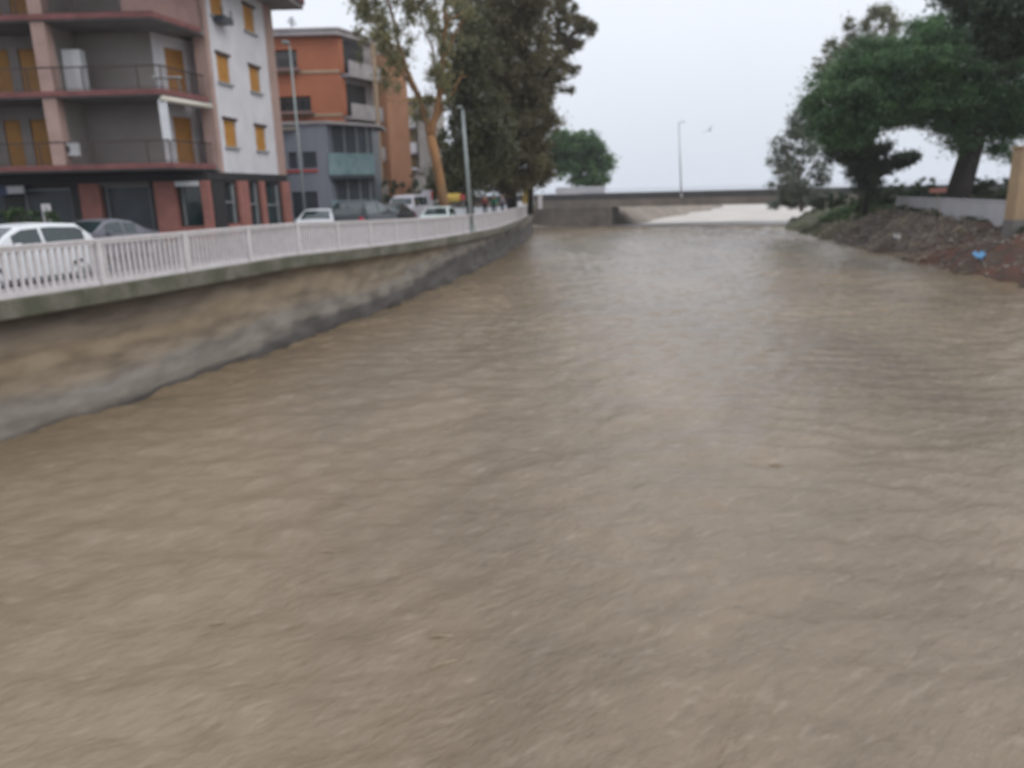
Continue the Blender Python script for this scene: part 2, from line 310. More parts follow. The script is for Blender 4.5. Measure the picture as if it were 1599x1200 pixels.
# retaining wall and its coping slab
def wall_mat():
    m = mat('stained_shaded_wall', (.3, .25, .2), .85, bump=.5, bscale=3.5); n = m.node_tree.nodes; l = m.node_tree.links; b = n['Principled BSDF']
    g = n.new("ShaderNodeNewGeometry"); s_ = n.new("ShaderNodeSeparateXYZ"); l.new(g.outputs['Position'], s_.inputs[0])
    mp = n.new("ShaderNodeMapping"); mp.inputs['Scale'].default_value = (.4, .22, 1.3); l.new(g.outputs['Position'], mp.inputs[0])
    no = n.new("ShaderNodeTexNoise"); no.inputs['Scale'].default_value = .8; no.inputs['Detail'].default_value = 7; l.new(mp.outputs[0], no.inputs[0])
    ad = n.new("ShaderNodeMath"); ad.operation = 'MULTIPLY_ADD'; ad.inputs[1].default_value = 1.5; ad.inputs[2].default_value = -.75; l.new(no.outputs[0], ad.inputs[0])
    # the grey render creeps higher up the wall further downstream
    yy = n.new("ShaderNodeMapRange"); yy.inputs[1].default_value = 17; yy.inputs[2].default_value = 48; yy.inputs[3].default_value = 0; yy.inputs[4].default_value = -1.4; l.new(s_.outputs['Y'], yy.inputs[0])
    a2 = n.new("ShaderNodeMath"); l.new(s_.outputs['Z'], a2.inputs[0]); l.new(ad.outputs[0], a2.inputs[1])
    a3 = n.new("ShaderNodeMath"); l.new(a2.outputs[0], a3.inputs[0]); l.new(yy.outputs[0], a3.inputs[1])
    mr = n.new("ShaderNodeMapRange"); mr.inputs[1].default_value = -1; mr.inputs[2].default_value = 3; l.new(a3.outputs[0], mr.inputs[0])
    r = n.new("ShaderNodeValToRGB"); e = r.color_ramp.elements; e[0].position = .29; e[0].color = (.235, .21, .185, 1); e[1].position = .93; e[1].color = (.10, .08, .064, 1)  # dark top end: shade under the slab painted in with the brown staining
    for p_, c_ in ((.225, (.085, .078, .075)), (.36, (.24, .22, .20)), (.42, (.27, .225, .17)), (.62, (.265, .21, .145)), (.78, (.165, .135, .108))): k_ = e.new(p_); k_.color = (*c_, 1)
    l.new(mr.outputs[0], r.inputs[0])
    n2 = n.new("ShaderNodeTexNoise"); n2.inputs['Scale'].default_value = 1.5; n2.inputs['Detail'].default_value = 8; mp2 = n.new("ShaderNodeMapping"); mp2.inputs['Scale'].default_value = (1, .35, 1.9); l.new(g.outputs['Position'], mp2.inputs[0]); l.new(mp2.outputs[0], n2.inputs[0])
    rr = n.new("ShaderNodeValToRGB"); rr.color_ramp.elements[0].position = .3; rr.color_ramp.elements[0].color = (.60, .57, .54, 1); rr.color_ramp.elements[1].position = .58; rr.color_ramp.elements[1].color = (1, .99, .97, 1); l.new(n2.outputs[0], rr.inputs[0])
    mu = n.new("ShaderNodeMix"); mu.data_type = 'RGBA'; mu.blend_type = 'MULTIPLY'; mu.inputs[0].default_value = 1; l.new(r.outputs[0], mu.inputs[6]); l.new(rr.outputs[0], mu.inputs[7])
    l.new(mu.outputs[2], b.inputs['Base Color']); return m
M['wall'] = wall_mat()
rw = empty('retaining_wall', (float(edge_x(30)), 30, 0), 0, 'long stained retaining wall curving beside the brown river under the white balustrade', 'retaining wall')
inv = lambda p: (p[0] - rw.location.x, p[1] - rw.location.y, p[2])
P = []
for y in np.arange(-14, 97.1, .35):
    e = float(edge_x(y)); zt = float(slab_z(y)) - .38; row = []
    for j in range(15):
        t = j / 14; z = -1 + (zt + 1) * t
        bulge = .09 * math.sin(y * 1.7 + z * 2.1) * math.sin(y * .63 + 1.2 * z) + .05 * math.sin(y * 4.1 - z * 3.) + (.22 * max(0, 1 - abs(z - .1) / .55) * (.6 + .4 * math.sin(y * .8)))
        row.append(inv((e + bulge * (1 if j < 14 else 0), y, z)))
    P.append(row)
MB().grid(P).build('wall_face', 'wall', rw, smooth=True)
P = []
for y in np.arange(-14, 97.1, .7):
    e = float(edge_x(y)); z = float(slab_z(y)); P.append([inv(q) for q in ((e - .5, y, z - .39), (e + .42, y, z - .38), (e + .45, y, z - .34), (e + .45, y, z + .002), (e + .43, y, z + .03), (e + .02, y, z + .03), (e, y, z - .02))])
MB().grid(P).build('coping_slab', 'slab', rw)

m = MB()
for y in np.arange(-10, 96, 5.6):
    e = float(edge_x(y)); zt = float(slab_z(y)) - .40
    pts = [inv((e + .09 * math.sin(y * 1.7 + z * 2.1) * math.sin(y * .63 + 1.2 * z) + .05 * math.sin(y * 4.1 - z * 3.) + .012, y, z)) for z in np.linspace(.35, zt, 8)]
    m.tube(pts, .013, 5)

# white balustrade standing on the coping
bal = empty('balustrade', (float(edge_x(30)) + .25, 30, 2.7), 0, 'long white concrete balustrade with upright bars along the river wall', 'balustrade')
bi = lambda x, y, z: (x - bal.location.x, y - bal.location.y, z - bal.location.z)
yy = -6.0; knots = []
while yy < 95:
    knots.append(yy); yy += 2.75 * .965
for i, y in enumerate(knots):
    x = float(edge_x(y)) + .27; z = float(slab_z(y)) + .03
    d = Vector((float(edge_x(y + .5) - edge_x(y - .5)), 1)).normalized()
    p = bi(x, y, z); MB().obox(p, d, -.075, .075, -.08, .08, p[2], p[2] + 1.0).build('post', 'white_concrete', bal)
    if i + 1 < len(knots):
        y1 = knots[i + 1]; x1 = float(edge_x(y1)) + .27; z1 = float(slab_z(y1)) + .03; L_ = math.hypot(x1 - x, y1 - y); d = Vector((x1 - x, y1 - y)) / L_
        m = MB(); nb = 15
        def seg(a0, a1, w, za, zb, m=m):
            pts = []
            for a in (a0, a1):
                dz = (z1 - z) * a / L_
                for w_ in (-w, w): pts.append((x + d.x * a - d.y * w_, y + d.y * a + d.x * w_, dz))
            (p0, p1, p2, p3) = pts; V = [bi(q[0], q[1], z + q[2] + zz) for zz in (za, zb) for q in (p0, p1, p3, p2)]
            n = len(m.v); m.v += V; m.f += [tuple(n + i_ for i_ in q) for q in ((3, 2, 1, 0), (4, 5, 6, 7), (0, 1, 5, 4), (1, 2, 6, 5), (2, 3, 7, 6), (3, 0, 4, 7))]
        seg(.1, L_ - .1, .06, 0, .10)
        for j in range(nb): a = .1 + (L_ - .2) * (j + .5) / nb; seg(a - .03, a + .03, .03, .10, .92)
        m.build('bar_panel', 'white_concrete', bal)
        m2 = MB(); seg(-.02, L_ - .02 if i + 2 < len(knots) else L_, .085, .92 + .08, 1.05, m2); m2.build('top_rail', 'white_concrete', bal)
        m3 = MB(); seg(.1, L_ - .1, .06, .921, .999, m3); m3.build('upper_beam', 'white_concrete', bal)
M_end = 1

# ---------------------------------------------------------------- right bank
BK = np.array([(21., -14), (22.0, 10), (22.4, 25), (22.8, 34), (23.1, 38), (23.7, 43), (24.5, 48), (25.4, 55), (26.4, 63), (28.0, 75), (29.9, 86), (32.4, 90.5), (35.5, 97)])
def bank_x(y): return np.interp(y, BK[:, 1], BK[:, 0]) + .35 * np.sin(y * .9) + .18 * np.sin(y * 2.3 + 1)
def bank_z(X, Y):
    d = X - bank_x(Y); w = np.interp(Y, [30, 60, 75, 90], [4.2, 4.2, 5.5, 7]); t = np.clip(d / w, 0, 1)
    top = np.interp(Y, [0, 40, 60, 75, 95], [2.5, 2.45, 2.35, 2.3, 2.6])
    z = -.75 + (top + .75) * np.where(d < 0, 0, .13 + .87 * (t ** .8)) + np.minimum(d, 0) * .25
    n = .16 * np.sin(X * 1.9 + Y * 1.3) * np.sin(Y * .8 - X * .5) + .09 * np.sin(X * 4.3 - Y * 3.1) + .06 * np.sin(X * 7.7 + Y * 6.3) + .05 * np.sin(X * 3.7 + Y * 11)
    f = np.where(d > 0, np.clip(1.3 - t, .15, 1), .3)
    hp = .5 * np.exp(-((Y - 58) / 6.5) ** 2 - ((d - 3.0) / 2.3) ** 2) + .4 * np.exp(-((Y - 66) / 3) ** 2 - ((d - 3.5) / 2) ** 2)
    return z + n * f + hp
def bank_mat():
    m = mat('bank_earth', (.105, .07, .048), .85, (.058, .041, .03), .9, 9, bump=.9, bscale=2.5); n = m.node_tree.nodes; l = m.node_tree.links; b = n['Principled BSDF']
    src = b.inputs['Base Color'].links[0].from_socket; g = n.new("ShaderNodeNewGeometry"); s_ = n.new("ShaderNodeSeparateXYZ"); l.new(g.outputs['Position'], s_.inputs[0])
    no = n.new("ShaderNodeTexNoise"); no.inputs['Scale'].default_value = .35; no.inputs['Detail'].default_value = 5; l.new(g.outputs['Position'], no.inputs[0])
    ma = n.new("ShaderNodeMath"); ma.operation = 'MULTIPLY_ADD'; ma.inputs[1].default_value = 16; l.new(no.outputs[0], ma.inputs[0]); l.new(s_.outputs['Y'], ma.inputs[2])
    r = n.new("ShaderNodeMapRange"); r.inputs[1].default_value = 43 + 8; r.inputs[2].default_value = 53 + 8; l.new(ma.outputs[0], r.inputs[0])
    red = n.new("ShaderNodeMix"); red.data_type = 'RGBA'; red.inputs[6].default_value = (.11, .045, .030, 1); red.inputs[7].default_value = (.105, .088, .078, 1); l.new(r.outputs[0], red.inputs[0])
    f2 = n.new("ShaderNodeTexNoise"); f2.inputs['Scale'].default_value = .9; f2.inputs['Detail'].default_value = 8; l.new(g.outputs['Position'], f2.inputs[0])
    r2 = n.new("ShaderNodeMapRange"); r2.inputs[1].default_value = .42; r2.inputs[2].default_value = .6; l.new(f2.outputs[0], r2.inputs[0])
    mx = n.new("ShaderNodeMix"); mx.data_type = 'RGBA'; l.new(r2.outputs[0], mx.inputs[0]); l.new(src, mx.inputs[6]); l.new(red.outputs[2], mx.inputs[7]); 
    gr_ = n.new("ShaderNodeMapRange"); gr_.inputs[1].default_value = 70; gr_.inputs[2].default_value = 76; l.new(ma.outputs[0], gr_.inputs[0])
    mg = n.new("ShaderNodeMix"); mg.data_type = 'RGBA'; l.new(gr_.outputs[0], mg.inputs[0]); l.new(mx.outputs[2], mg.inputs[6]); mg.inputs[7].default_value = (.06, .062, .028, 1); l.new(mg.outputs[2], b.inputs['Base Color'])
    return m
M['bank'] = bank_mat()
tag(heightmesh('earth_bank', np.concatenate([np.arange(19, 40, .22), [42, 46, 52, 60, 80, 120, 250]]), np.concatenate([np.arange(-14, 28, 2.), np.arange(28, 97, .3), [98, 101]]), bank_z, M['bank']), kind='structure')
# scattered stones of the bank (uncountable rubble)
def scatter_stones(name, n, xf, size, m, kind='stuff'):
    mb = MB()
    for i in range(n):
        x, y, z = xf(); s_ = size * random.uniform(.35, 1) * (1.8 if random.random() < .06 else 1); n0 = len(mb.v)
        ax = [random.uniform(.6, 1.3) for _ in range(3)]; rot = Matrix.Rotation(random.uniform(0, 6), 3, Vector((random.random(), random.random(), random.random() + .1)).normalized())
        for (a, b, c) in ((1, 0, 0), (-1, 0, 0), (0, 1, 0), (0, -1, 0), (0, 0, 1), (0, 0, -1)):
            q = rot @ Vector((a * ax[0], b * ax[1], c * ax[2] * .7)) * s_; mb.v.append((x + q.x, y + q.y, z + q.z))
        mb.f += [tuple(n0 + k_ for k_ in q) for q in ((0, 2, 4), (2, 1, 4), (1, 3, 4), (3, 0, 4), (2, 0, 5), (1, 2, 5), (3, 1, 5), (0, 3, 5))]
    return tag(mb.build(name, m), 'loose grey and tan stones scattered over the eroded earth bank' if name == 'rubble' else None, 'rubble' if name == 'rubble' else None, kind=kind)
def stone_pt():
    y = random.triangular(33, 74, 55); d = random.uniform(.2, 5.0); x = float(bank_x(y)) + d; return x, y, float(bank_z(np.array(x), np.array(y))) + .02
M['stone'] = mat('stone', (.30, .25, .205), .8, (.10, .085, .075), .6, 3, bump=.2)
scatter_stones('rubble', 2200, stone_pt, .17, 'stone')
mb = MB()
for i in range(260):
    x, y, z = stone_pt(); a_ = random.gauss(.35, .5); l_ = random.uniform(.2, .75); dx_, dy_ = math.cos(a_) * l_, math.sin(a_) * l_
    mb.tube([(x - dx_, y - dy_, z), (x + dx_, y + dy_, z + random.uniform(.02, .35) * l_ + .02)], [random.uniform(.015, .035), .012], 5)
tag(mb.build('flood_litter', 'stick'), 'thin pale sticks and reeds washed up all over the earth bank', 'flood litter', kind='stuff')

# ---------------------------------------------------------------- river mouth: sill, bridge, far bank
BA = Vector((3.2, 98.2)); BB = Vector((33., 90.2)); bd = (BB - BA).normalized()
sill = MB(); sill.obox(BA, bd, -2, 34, -.5, .5, -.8, .10); tag(sill.build('weir_sill', 'abutment', bevel=.05), 'low dark concrete weir sill crossing the river before the bridge', 'weir')
br = empty('road_bridge', (4, 101, 0), 0, 'low flat concrete bridge across the river mouth with dark parapet', 'bridge')
bo = (BA.x - 4, BA.y + 3 - 101)
MB().obox(bo, bd, -14, 70, -.09, 8, 2.9, 3.297).build('deck', 'bridge_beige', br)
MB().obox(bo, bd, -14, 70, -.06, 7.9, 2.36, 2.897).build('girder', 'bridge_beige', br)
MB().obox(bo, bd, -14, 70, -.12, .2, 3.3, 4.02).build('parapet', 'bridge_dark', br, bevel=.03)
MB().obox(bo, bd, -14, 70, 7.8, 8.1, 3.3, 4.02).build('parapet', 'bridge_dark', br, bevel=.03)
MB().obox(bo, bd, -14, 10.2, -.5, 7.4, -1, 2.355).build('abutment', 'abutment', br)
MB().obox(bo, bd, 35.0, 70, -.2, 7.4, -1, 2.355).build('abutment', 'abutment', br)
tag(heightmesh('far_bank', np.linspace(-40, 46, 160), np.linspace(97.6, 228, 110), lambda X, Y: -.5 + np.clip((Y - 99.3) / 4, 0, 1) * (.5 + np.clip((13.6 + (Y - 98) * .46 + .8 * np.sin(Y * .3) - X) * .60, -.5, 2.1) + .12 * np.sin(X * 1.7 + Y) * np.sin(Y * .9)), mat('beach_gravel', (.27, .225, .185), .9, (.17, .145, .12), .7, 8, bump=.5)), kind='structure')
p0 = at(868, 303, 112)
pw = MB().box(at(868, 300, 108).x, at(944, 300, 108).x, 107.5, 108.4, 3.0, 4.92); tag(pw.build('parapet_wall', 'greywhite', bevel=.04), 'pale grey low wall beneath the round pine beyond the bridge', 'wall')
sl_ = MB().box(-6, 12.5, 107, 130, 1.2, 3.1); tag(sl_.build('seafront_ground', 'pavement'), kind='structure')

# ---------------------------------------------------------------- foliage
def leaves(name, centres, radii, n, size, m, parent, elong=1.6, droop=0.):
    "n small leaf faces spread through many clumps"
    centres = np.array(centres, float); radii = np.array(radii, float); w = radii[:, 0] * radii[:, 1] * radii[:, 2]; w = w ** .8; w /= w.sum()
    idx = rng.choice(len(centres), n, p=w); g = rng.normal(size=(n, 3)); g /= np.linalg.norm(g, axis=1)[:, None]; rr = np.clip(np.abs(rng.normal(size=n)) * .62 + .12, 0, 1.6)[:, None]
    p = centres[idx] + g * rr * radii[idx]
    a = rng.normal(size=(n, 3)); a[:, 2] -= droop; a /= np.linalg.norm(a, axis=1)[:, None]; b = np.cross(a, rng.normal(size=(n, 3))); b /= np.linalg.norm(b, axis=1)[:, None]
    s = (size * rng.uniform(.6, 1.35, n))[:, None]
    v = np.stack([p - a * s * elong, p + b * s * .5, p + a * s * elong, p - b * s * .5], 1).reshape(-1, 3)
    me = bpy.data.meshes.new(name); me.vertices.add(4 * n); me.vertices.foreach_set('co', v.astype(np.float32).ravel()); me.loops.add(4 * n); me.loops.foreach_set('vertex_index', np.arange(4 * n, dtype=np.int32))
    me.polygons.add(n); me.polygons.foreach_set('loop_start', np.arange(0, 4 * n, 4, dtype=np.int32)); me.update(calc_edges=True)
    ct = rng.random(len(centres)); t = np.clip(ct[idx] * .65 + rng.random(n) * .35, 0, 1); at_ = me.attributes.new('tint', 'FLOAT', 'FACE'); at_.data.foreach_set('value', t.astype(np.float32))
    me.materials.append(M[m]); o = bpy.data.objects.new(name, me); C.objects.link(o); o.parent = parent; return o
def clumps(ells, per, r, rz=.7, shell=.5):
    "sub-clumps spread through ellipsoids (centre, radii)"
    out = []; rad = []
    for (c, e) in ells:
        k_ = max(4, int(per * e[0] * max(e[2], 1) ** .7))
        for _ in range(k_):
            g = rng.normal(size=3); g /= np.linalg.norm(g); q = rng.random() ** shell; out.append(np.array(c) + g * q * np.array(e)); s = r * rng.uniform(.6, 1.4); rad.append((s, s, s * rz))
    return out, rad
def limb(mb, p0, p1, r0, r1, wob=.3, n=6, sag=0):
    p0 = Vector(p0); p1 = Vector(p1); pts = []
    for i in range(n + 1):
        t = i / n; w = math.sin(math.pi * t) * wob; pts.append(p0.lerp(p1, t) + Vector((random.uniform(-w, w), random.uniform(-w, w), random.uniform(-w, w) * .4 + sag * math.sin(math.pi * t))))
    mb.tube(pts, [r0 + (r1 - r0) * (i / n) for i in range(n + 1)], 8); return pts

def tree(name, base, label, bark, leaf, trunk, limbs, ells, per, r, n, size, cat='tree', group=None, **kw):
    "trunk: list of (point, radius); limbs: (p0, p1, r0, r1); all world coordinates"
    t = empty(name, base, 0, label, cat, group); o = Vector(base); mb = MB()
    if trunk: mb.tube([Vector(p) - o for p, _ in trunk], [q for _, q in trunk], 12)
    for (a, b, r0, r1) in limbs:
        pts = limb(mb, Vector(a) - o, Vector(b) - o, r0, r1, .04 * (Vector(b) - Vector(a)).length)
        for _ in range(4):
            q = pts[random.randint(2, len(pts) - 1)]; e = q + Vector((random.uniform(-1, 1), random.uniform(-1, 1), random.uniform(.0, 1.2))) * (.2 * (Vector(b) - Vector(a)).length)
            limb(mb, q, e, r1 * .9, r1 * .25, .1, 4)
    mb.build('trunk', bark, t, smooth=True)
    c, rad = clumps([(Vector(c) - o, e) for c, e in ells], per, r, **{k_: kw.pop(k_) for k_ in ('rz', 'shell') if k_ in kw})
    leaves('crown', c, rad, n, size, leaf, t, **kw); return t

# gum tree with an orange-brown trunk and sparse limbs
D = 50
A = lambda px, py, d=D: at(px, py, d)
b0 = A(699, 345)
tree('gum_tree', (b0.x, D, 2.75), 'tall sparse gum tree with orange-brown forked trunk and thin olive leaves', 'bark_orange', 'f_olive',
     [((b0.x, D, 2.6), .36), (A(690, 300), .31), (A(682, 255), .29), (A(672, 212), .30)],
     [(A(672, 214), A(652, 150), .2, .15), (A(652, 150), A(625, 80), .15, .12), (A(625, 80), A(603, -30), .12, .07), (A(640, 120), A(560, -10), .10, .04), (A(652, 150), A(590, 60), .08, .03),
      (A(674, 214), A(686, 150), .25, .19), (A(686, 150), A(692, 80), .19, .15), (A(692, 80), A(700, -60), .15, .09), (A(688, 130), A(655, 20), .09, .04), (A(690, 100), A(735, 10), .09, .04), (A(625, 80), A(580, 40), .06, .02), (A(680, 190), A(720, 120), .1, .04)],
     [(A(592, 50), (2.0, 2.2, 3.0)), (A(622, 110), (1.3, 1.5, 1.8)), (A(572, 5), (1.6, 1.8, 1.6)), (A(640, 10), (1.8, 2, 1.8)), (A(700, 30), (1.8, 2, 2.4)), (A(690, 110), (1.2, 1.5, 2.0)), (A(605, -40), (3.5, 3, 2)), (A(700, -50), (3.5, 3, 2)), (A(668, 170), (.9, 1.0, 1.2)), (A(690, 130), (.7, 1, 1.8))],
     7, .45, 19000, .08, rz=1.1, shell=.6, droop=.8)
# dark green tree behind it
A2 = lambda px, py, d=58: at(px, py, d)
b0 = A2(735, 335)
tree('evergreen_oak', (b0.x, 58, 2.75), 'dense deep green tree behind the orange-brown trunk of the gum tree', 'bark_dark', 'f_mixed',
     [((b0.x, 58, 2.6), .3), (A2(728, 240), .22), (A2(725, 120), .14)], [(A2(730, 260), A2(700, 180), .1, .05), (A2(728, 220), A2(760, 140), .1, .05)],
     [(A2(725, 60), (1.6, 2, 3.0)), (A2(728, 150), (1.8, 2, 3)), (A2(720, 240), (2.0, 2.2, 2.6)), (A2(710, 285), (2.2, 2.2, 1.6)), (A2(760, 220), (2.2, 2, 3)), (A2(740, 110), (2.2, 2, 3))],
     16, .7, 24000, .12, rz=.9)
# big brown-green tree and its neighbour
A3 = lambda px, py, d=66: at(px, py, d)
b0 = A3(800, 332)
tree('broadleaf_tree', (b0.x, 66, 2.75), 'large dense brownish olive tree hanging over the people at the river wall', 'bark_dark', 'f_brown',
     [((b0.x, 66, 2.6), .42), (A3(798, 240), .34), (A3(795, 160), .28), (A3(792, 60), .2), (A3(790, -60), .12)],
     [(A3(797, 230), A3(850, 120), .18, .07), (A3(796, 200), A3(740, 90), .16, .07), (A3(795, 150), A3(860, 40), .16, .06), (A3(850, 120), A3(905, 40), .1, .04), (A3(860, 130), A3(900, 120), .09, .03), (A3(794, 100), A3(850, -30), .12, .06)],
     [(A3(790, 40), (4.0, 3.6, 3.5)), (A3(775, 130), (3.6, 3.2, 4.0)), (A3(820, 130), (3.3, 3, 3.8)), (A3(790, 220), (4.0, 3.6, 3.0)), (A3(810, 262), (2.7, 3, 1.9)), (A3(760, 265), (2.8, 3, 1.9)), (A3(765, 20), (3.2, 3.2, 3.5)), (A3(820, -20), (4, 4, 3.)), (A3(835, 190), (1.9, 2, 2.6)), (A3(838, 245), (1.0, 2, 1.6)), (A3(828, 280), (1.8, 2, .9)), (A3(785, 290), (2.2, 2.2, .8))],
     10, .7, 120000, .10, rz=.8)
A4 = lambda px, py, d=74: at(px, py, d)
b0 = A4(828, 330)
tree('poplar_tree', (b0.x, 74, 2.7), 'loose olive tree whose ragged upper branches reach furthest out over the river', 'bark_dark', 'f_brown',
     [((b0.x, 74, 2.5), .3), (A4(830, 220), .24), (A4(836, 130), .18)],
     [(A4(832, 190), A4(880, 90), .12, .05), (A4(834, 150), A4(915, 45), .14, .04), (A4(836, 130), A4(862, 10), .14, .05), (A4(860, 110), A4(905, 115), .07, .03), (A4(850, 90), A4(900, 10), .08, .03)],
     [(A4(872, 30), (2.4, 2.4, 2.0)), (A4(905, 48), (1.6, 2, 1.3)), (A4(862, 85), (2.0, 2, 2.0)), (A4(892, 112), (1.0, 1.5, .9)), (A4(845, 130), (1.6, 1.8, 2.6)), (A4(875, 0), (2.2, 2, 1.4)), (A4(840, 220), (.9, 1.5, 3)), (A4(850, 170), (1.0, 1.2, 1.6)), (A4(895, 75), (1.0, 1, .8)), (A4(925, 40), (.5, .8, .5)), (A4(890, 138), (.4, .5, .4)), (A4(838, 268), (1.2, 1.5, 1.4)), (A4(850, 120), (2.0, 2, 2.2)), (A4(880, 60), (1.6, 2, 1.6)), (A4(835, 240), (1.5, 1.5, 2))],
     12, .34, 42000, .085, rz=.8, shell=.6)
# round pine beyond the bridge
A5 = lambda px, py, d=116: at(px, py, d)
b0 = A5(900, 296)
tree('stone_pine', (b0.x, 116, 3.05), 'round dark green pine standing alone beyond the bridge', 'bark_dark', 'f_pine',
     [((b0.x, 116, 2.9), .3), (A5(902, 270), .25), (A5(900, 240), .2)], [(A5(901, 262), A5(870, 235), .12, .06), (A5(901, 255), A5(930, 235), .12, .06)],
     [(A5(870, 222), (2.8, 3, 1.9)), (A5(905, 228), (4.0, 3.5, 2.4)), (A5(930, 252), (2.9, 3, 2.6)), (A5(895, 262), (4.2, 3, 2.3)), (A5(918, 280), (3.8, 3, 1.6)), (A5(862, 246), (1.4, 1.5, 1.2))],
     9, .8, 26000, .17, rz=.6, group=None)
# umbrella pine right
A6 = lambda px, py, d=56: at(px, py, d)
b0 = A6(1490, 322)
tree('umbrella_pine', (b0.x, 56, 2.3), 'big spreading pine with leaning dark trunk behind the low grey-white wall', 'bark_dark', 'f_pine',
     [((b0.x - .1, 56, 2.2), .95), (A6(1500, 290), .78), (A6(1512, 250), .72), (A6(1524, 205), .72), (A6(1530, 165), .5)],
     [(A6(1522, 210), A6(1440, 165), .3, .14), (A6(1440, 165), A6(1340, 150), .14, .07), (A6(1528, 180), A6(1590, 130), .3, .15), (A6(1528, 170), A6(1480, 80), .28, .12), (A6(1526, 200), A6(1600, 190), .25, .1), (A6(1528, 170), A6(1540, 40), .28, .12), (A6(1530, 165), A6(1500, 110), .2, .1)],
     [(A6(1318, 150), (2.7, 3, 2.7)), (A6(1296, 180), (1.7, 2, 2.0)), (A6(1345, 125), (2.2, 2.5, 1.6)), (A6(1415, 88), (2.6, 2.8, 1.5)), (A6(1465, 65), (2.6, 2.8, 1.6)), (A6(1360, 165), (3., 3, 1.9)), (A6(1320, 205), (1.9, 2, 1.3)), (A6(1515, 195), (2.6, 2.2, 1.1)), (A6(1480, 185), (2.4, 2.2, 1.0)), (A6(1505, 222), (1.2, 1.2, .7)), (A6(1585, 205), (1.8, 1.6, .9)), (A6(1560, 232), (.5, .6, .35)), (A6(1590, 245), (.5, .6, .4)), (A6(1400, 180), (2.2, 2, .7)), (A6(1440, 150), (3, 3, 1.6)), (A6(1370, 120), (3.3, 3.6, 2.5)), (A6(1430, 100), (3.5, 3.6, 2.6)), (A6(1500, 90), (4.0, 4, 3.3)), (A6(1580, 90), (4.2, 4, 3.6)), (A6(1400, 165), (3.6, 3.4, 1.3)), (A6(1480, 160), (3.6, 3, 1.2)), (A6(1580, 165), (3.6, 3, 1.6)), (A6(1660, 130), (4, 4, 3.5)), (A6(1345, 190), (1.8, 2, 1.2)), (A6(1570, 190), (1.5, 2, .9))],
     12, .85, 190000, .085, rz=.55)
A7 = lambda px, py, d=41: at(px, py, d)
tree('umbrella_pine', (33.5, 41, 2.3), 'nearest tall pine whose near-black crown fills the top right corner of the view', 'bark_dark', 'f_dkgreen',
     [((33.5, 41, 2.2), .5), ((33.2, 41, 8), .42), ((32.5, 41, 13.5), .3)], [((33., 41, 9.5), A7(1580, 50), .25, .1), ((33, 41, 10), A7(1540, 10), .2, .1), ((33, 41, 11), (36, 41, 15), .2, .1)],
     [(A7(1545, 5), (2.2, 3, 1.6)), (A7(1600, 20), (2.6, 3, 2.0)), (A7(1535, -40), (2.6, 3, 1.6)), (A7(1610, -40), (4, 4, 2.5)), (A7(1660, 60), (3, 3, 2.4)), (A7(1680, 0), (4, 4, 3))],
     11, .8, 60000, .085, rz=.6)
# smaller dark tree between
A8 = lambda px, py, d=62: at(px, py, d)
b0 = A8(1352, 320)
tree('bay_tree', (b0.x, 62, 2.3), 'small dark leafy tree below the left edge of the spreading pine', 'bark_dark', 'f_dkgreen',
     [((b0.x, 62, 2.2), .22), (A8(1355, 275), .2), (A8(1345, 225), .16)], [(A8(1354, 262), A8(1400, 240), .1, .04), (A8(1350, 245), A8(1315, 215), .1, .04)],
     [(A8(1340, 215), (1.5, 1.5, 1.0)), (A8(1362, 245), (1.5, 1.6, 1.4)), (A8(1400, 250), (1.4, 1.4, .55)), (A8(1420, 247), (.8, 1, .4)), (A8(1350, 272), (1.2, 1.2, .9)), (A8(1305, 208), (1.5, 1.5, 1.1)), (A8(1340, 250), (1.6, 1.5, 1.2)), (A8(1362, 268), (1.1, 1.2, .9)), (A8(1335, 225), (1.8, 1.6, 1.0)), (A8(1310, 240), (1.0, 1.2, .8)), (A8(1355, 290), (1.3, 1.3, .7))],
     20, .42, 36000, .09, rz=.8)
# grey-green tamarisk by the bridge and the taller one behind
A9 = lambda px, py, d=74: at(px, py, d)
b0 = A9(1252, 322)
tree('tamarisk', (b0.x, 74, 2.3), 'grey-green feathery tree at the end of the bank beside the bridge', 'bark_grey', 'f_grey',
     [((b0.x, 74, 2.1), .2), (A9(1250, 290), .17), (A9(1245, 250), .12)], [(A9(1250, 285), A9(1215, 235), .08, .03), (A9(1248, 270), A9(1262, 190), .08, .03), (A9(1250, 285), A9(1285, 240), .07, .03)],
     [(A9(1225, 232), (1.6, 1.8, 1.5)), (A9(1222, 262), (1.5, 1.8, 1.6)), (A9(1232, 290), (2.0, 2, 1.4)), (A9(1262, 215), (1.6, 1.8, 1.7)), (A9(1268, 172), (1.2, 1.3, 1.7)), (A9(1252, 185), (1.1, 1.3, 1.3)), (A9(1243, 205), (1.2, 1.4, 1.2)), (A9(1235, 270), (2.4, 2, 1.8)), (A9(1255, 295), (2.8, 2, 1.4)), (A9(1268, 240), (1.4, 1.8, 1.8)), (A9(1258, 195), (1.1, 1.4, 1.5)), (A9(1262, 160), (.7, 1, .8)), (A9(1240, 305), (1.6, 1.6, .7)), (A9(1280, 270), (.8, 1.2, 1.4)), (A9(1246, 212), (.9, 1, .7))],
     11, .5, 21000, .085, rz=.9, shell=.55, droop=.5)
A10 = lambda px, py, d=72: at(px, py, d)
b0 = A10(1345, 320)
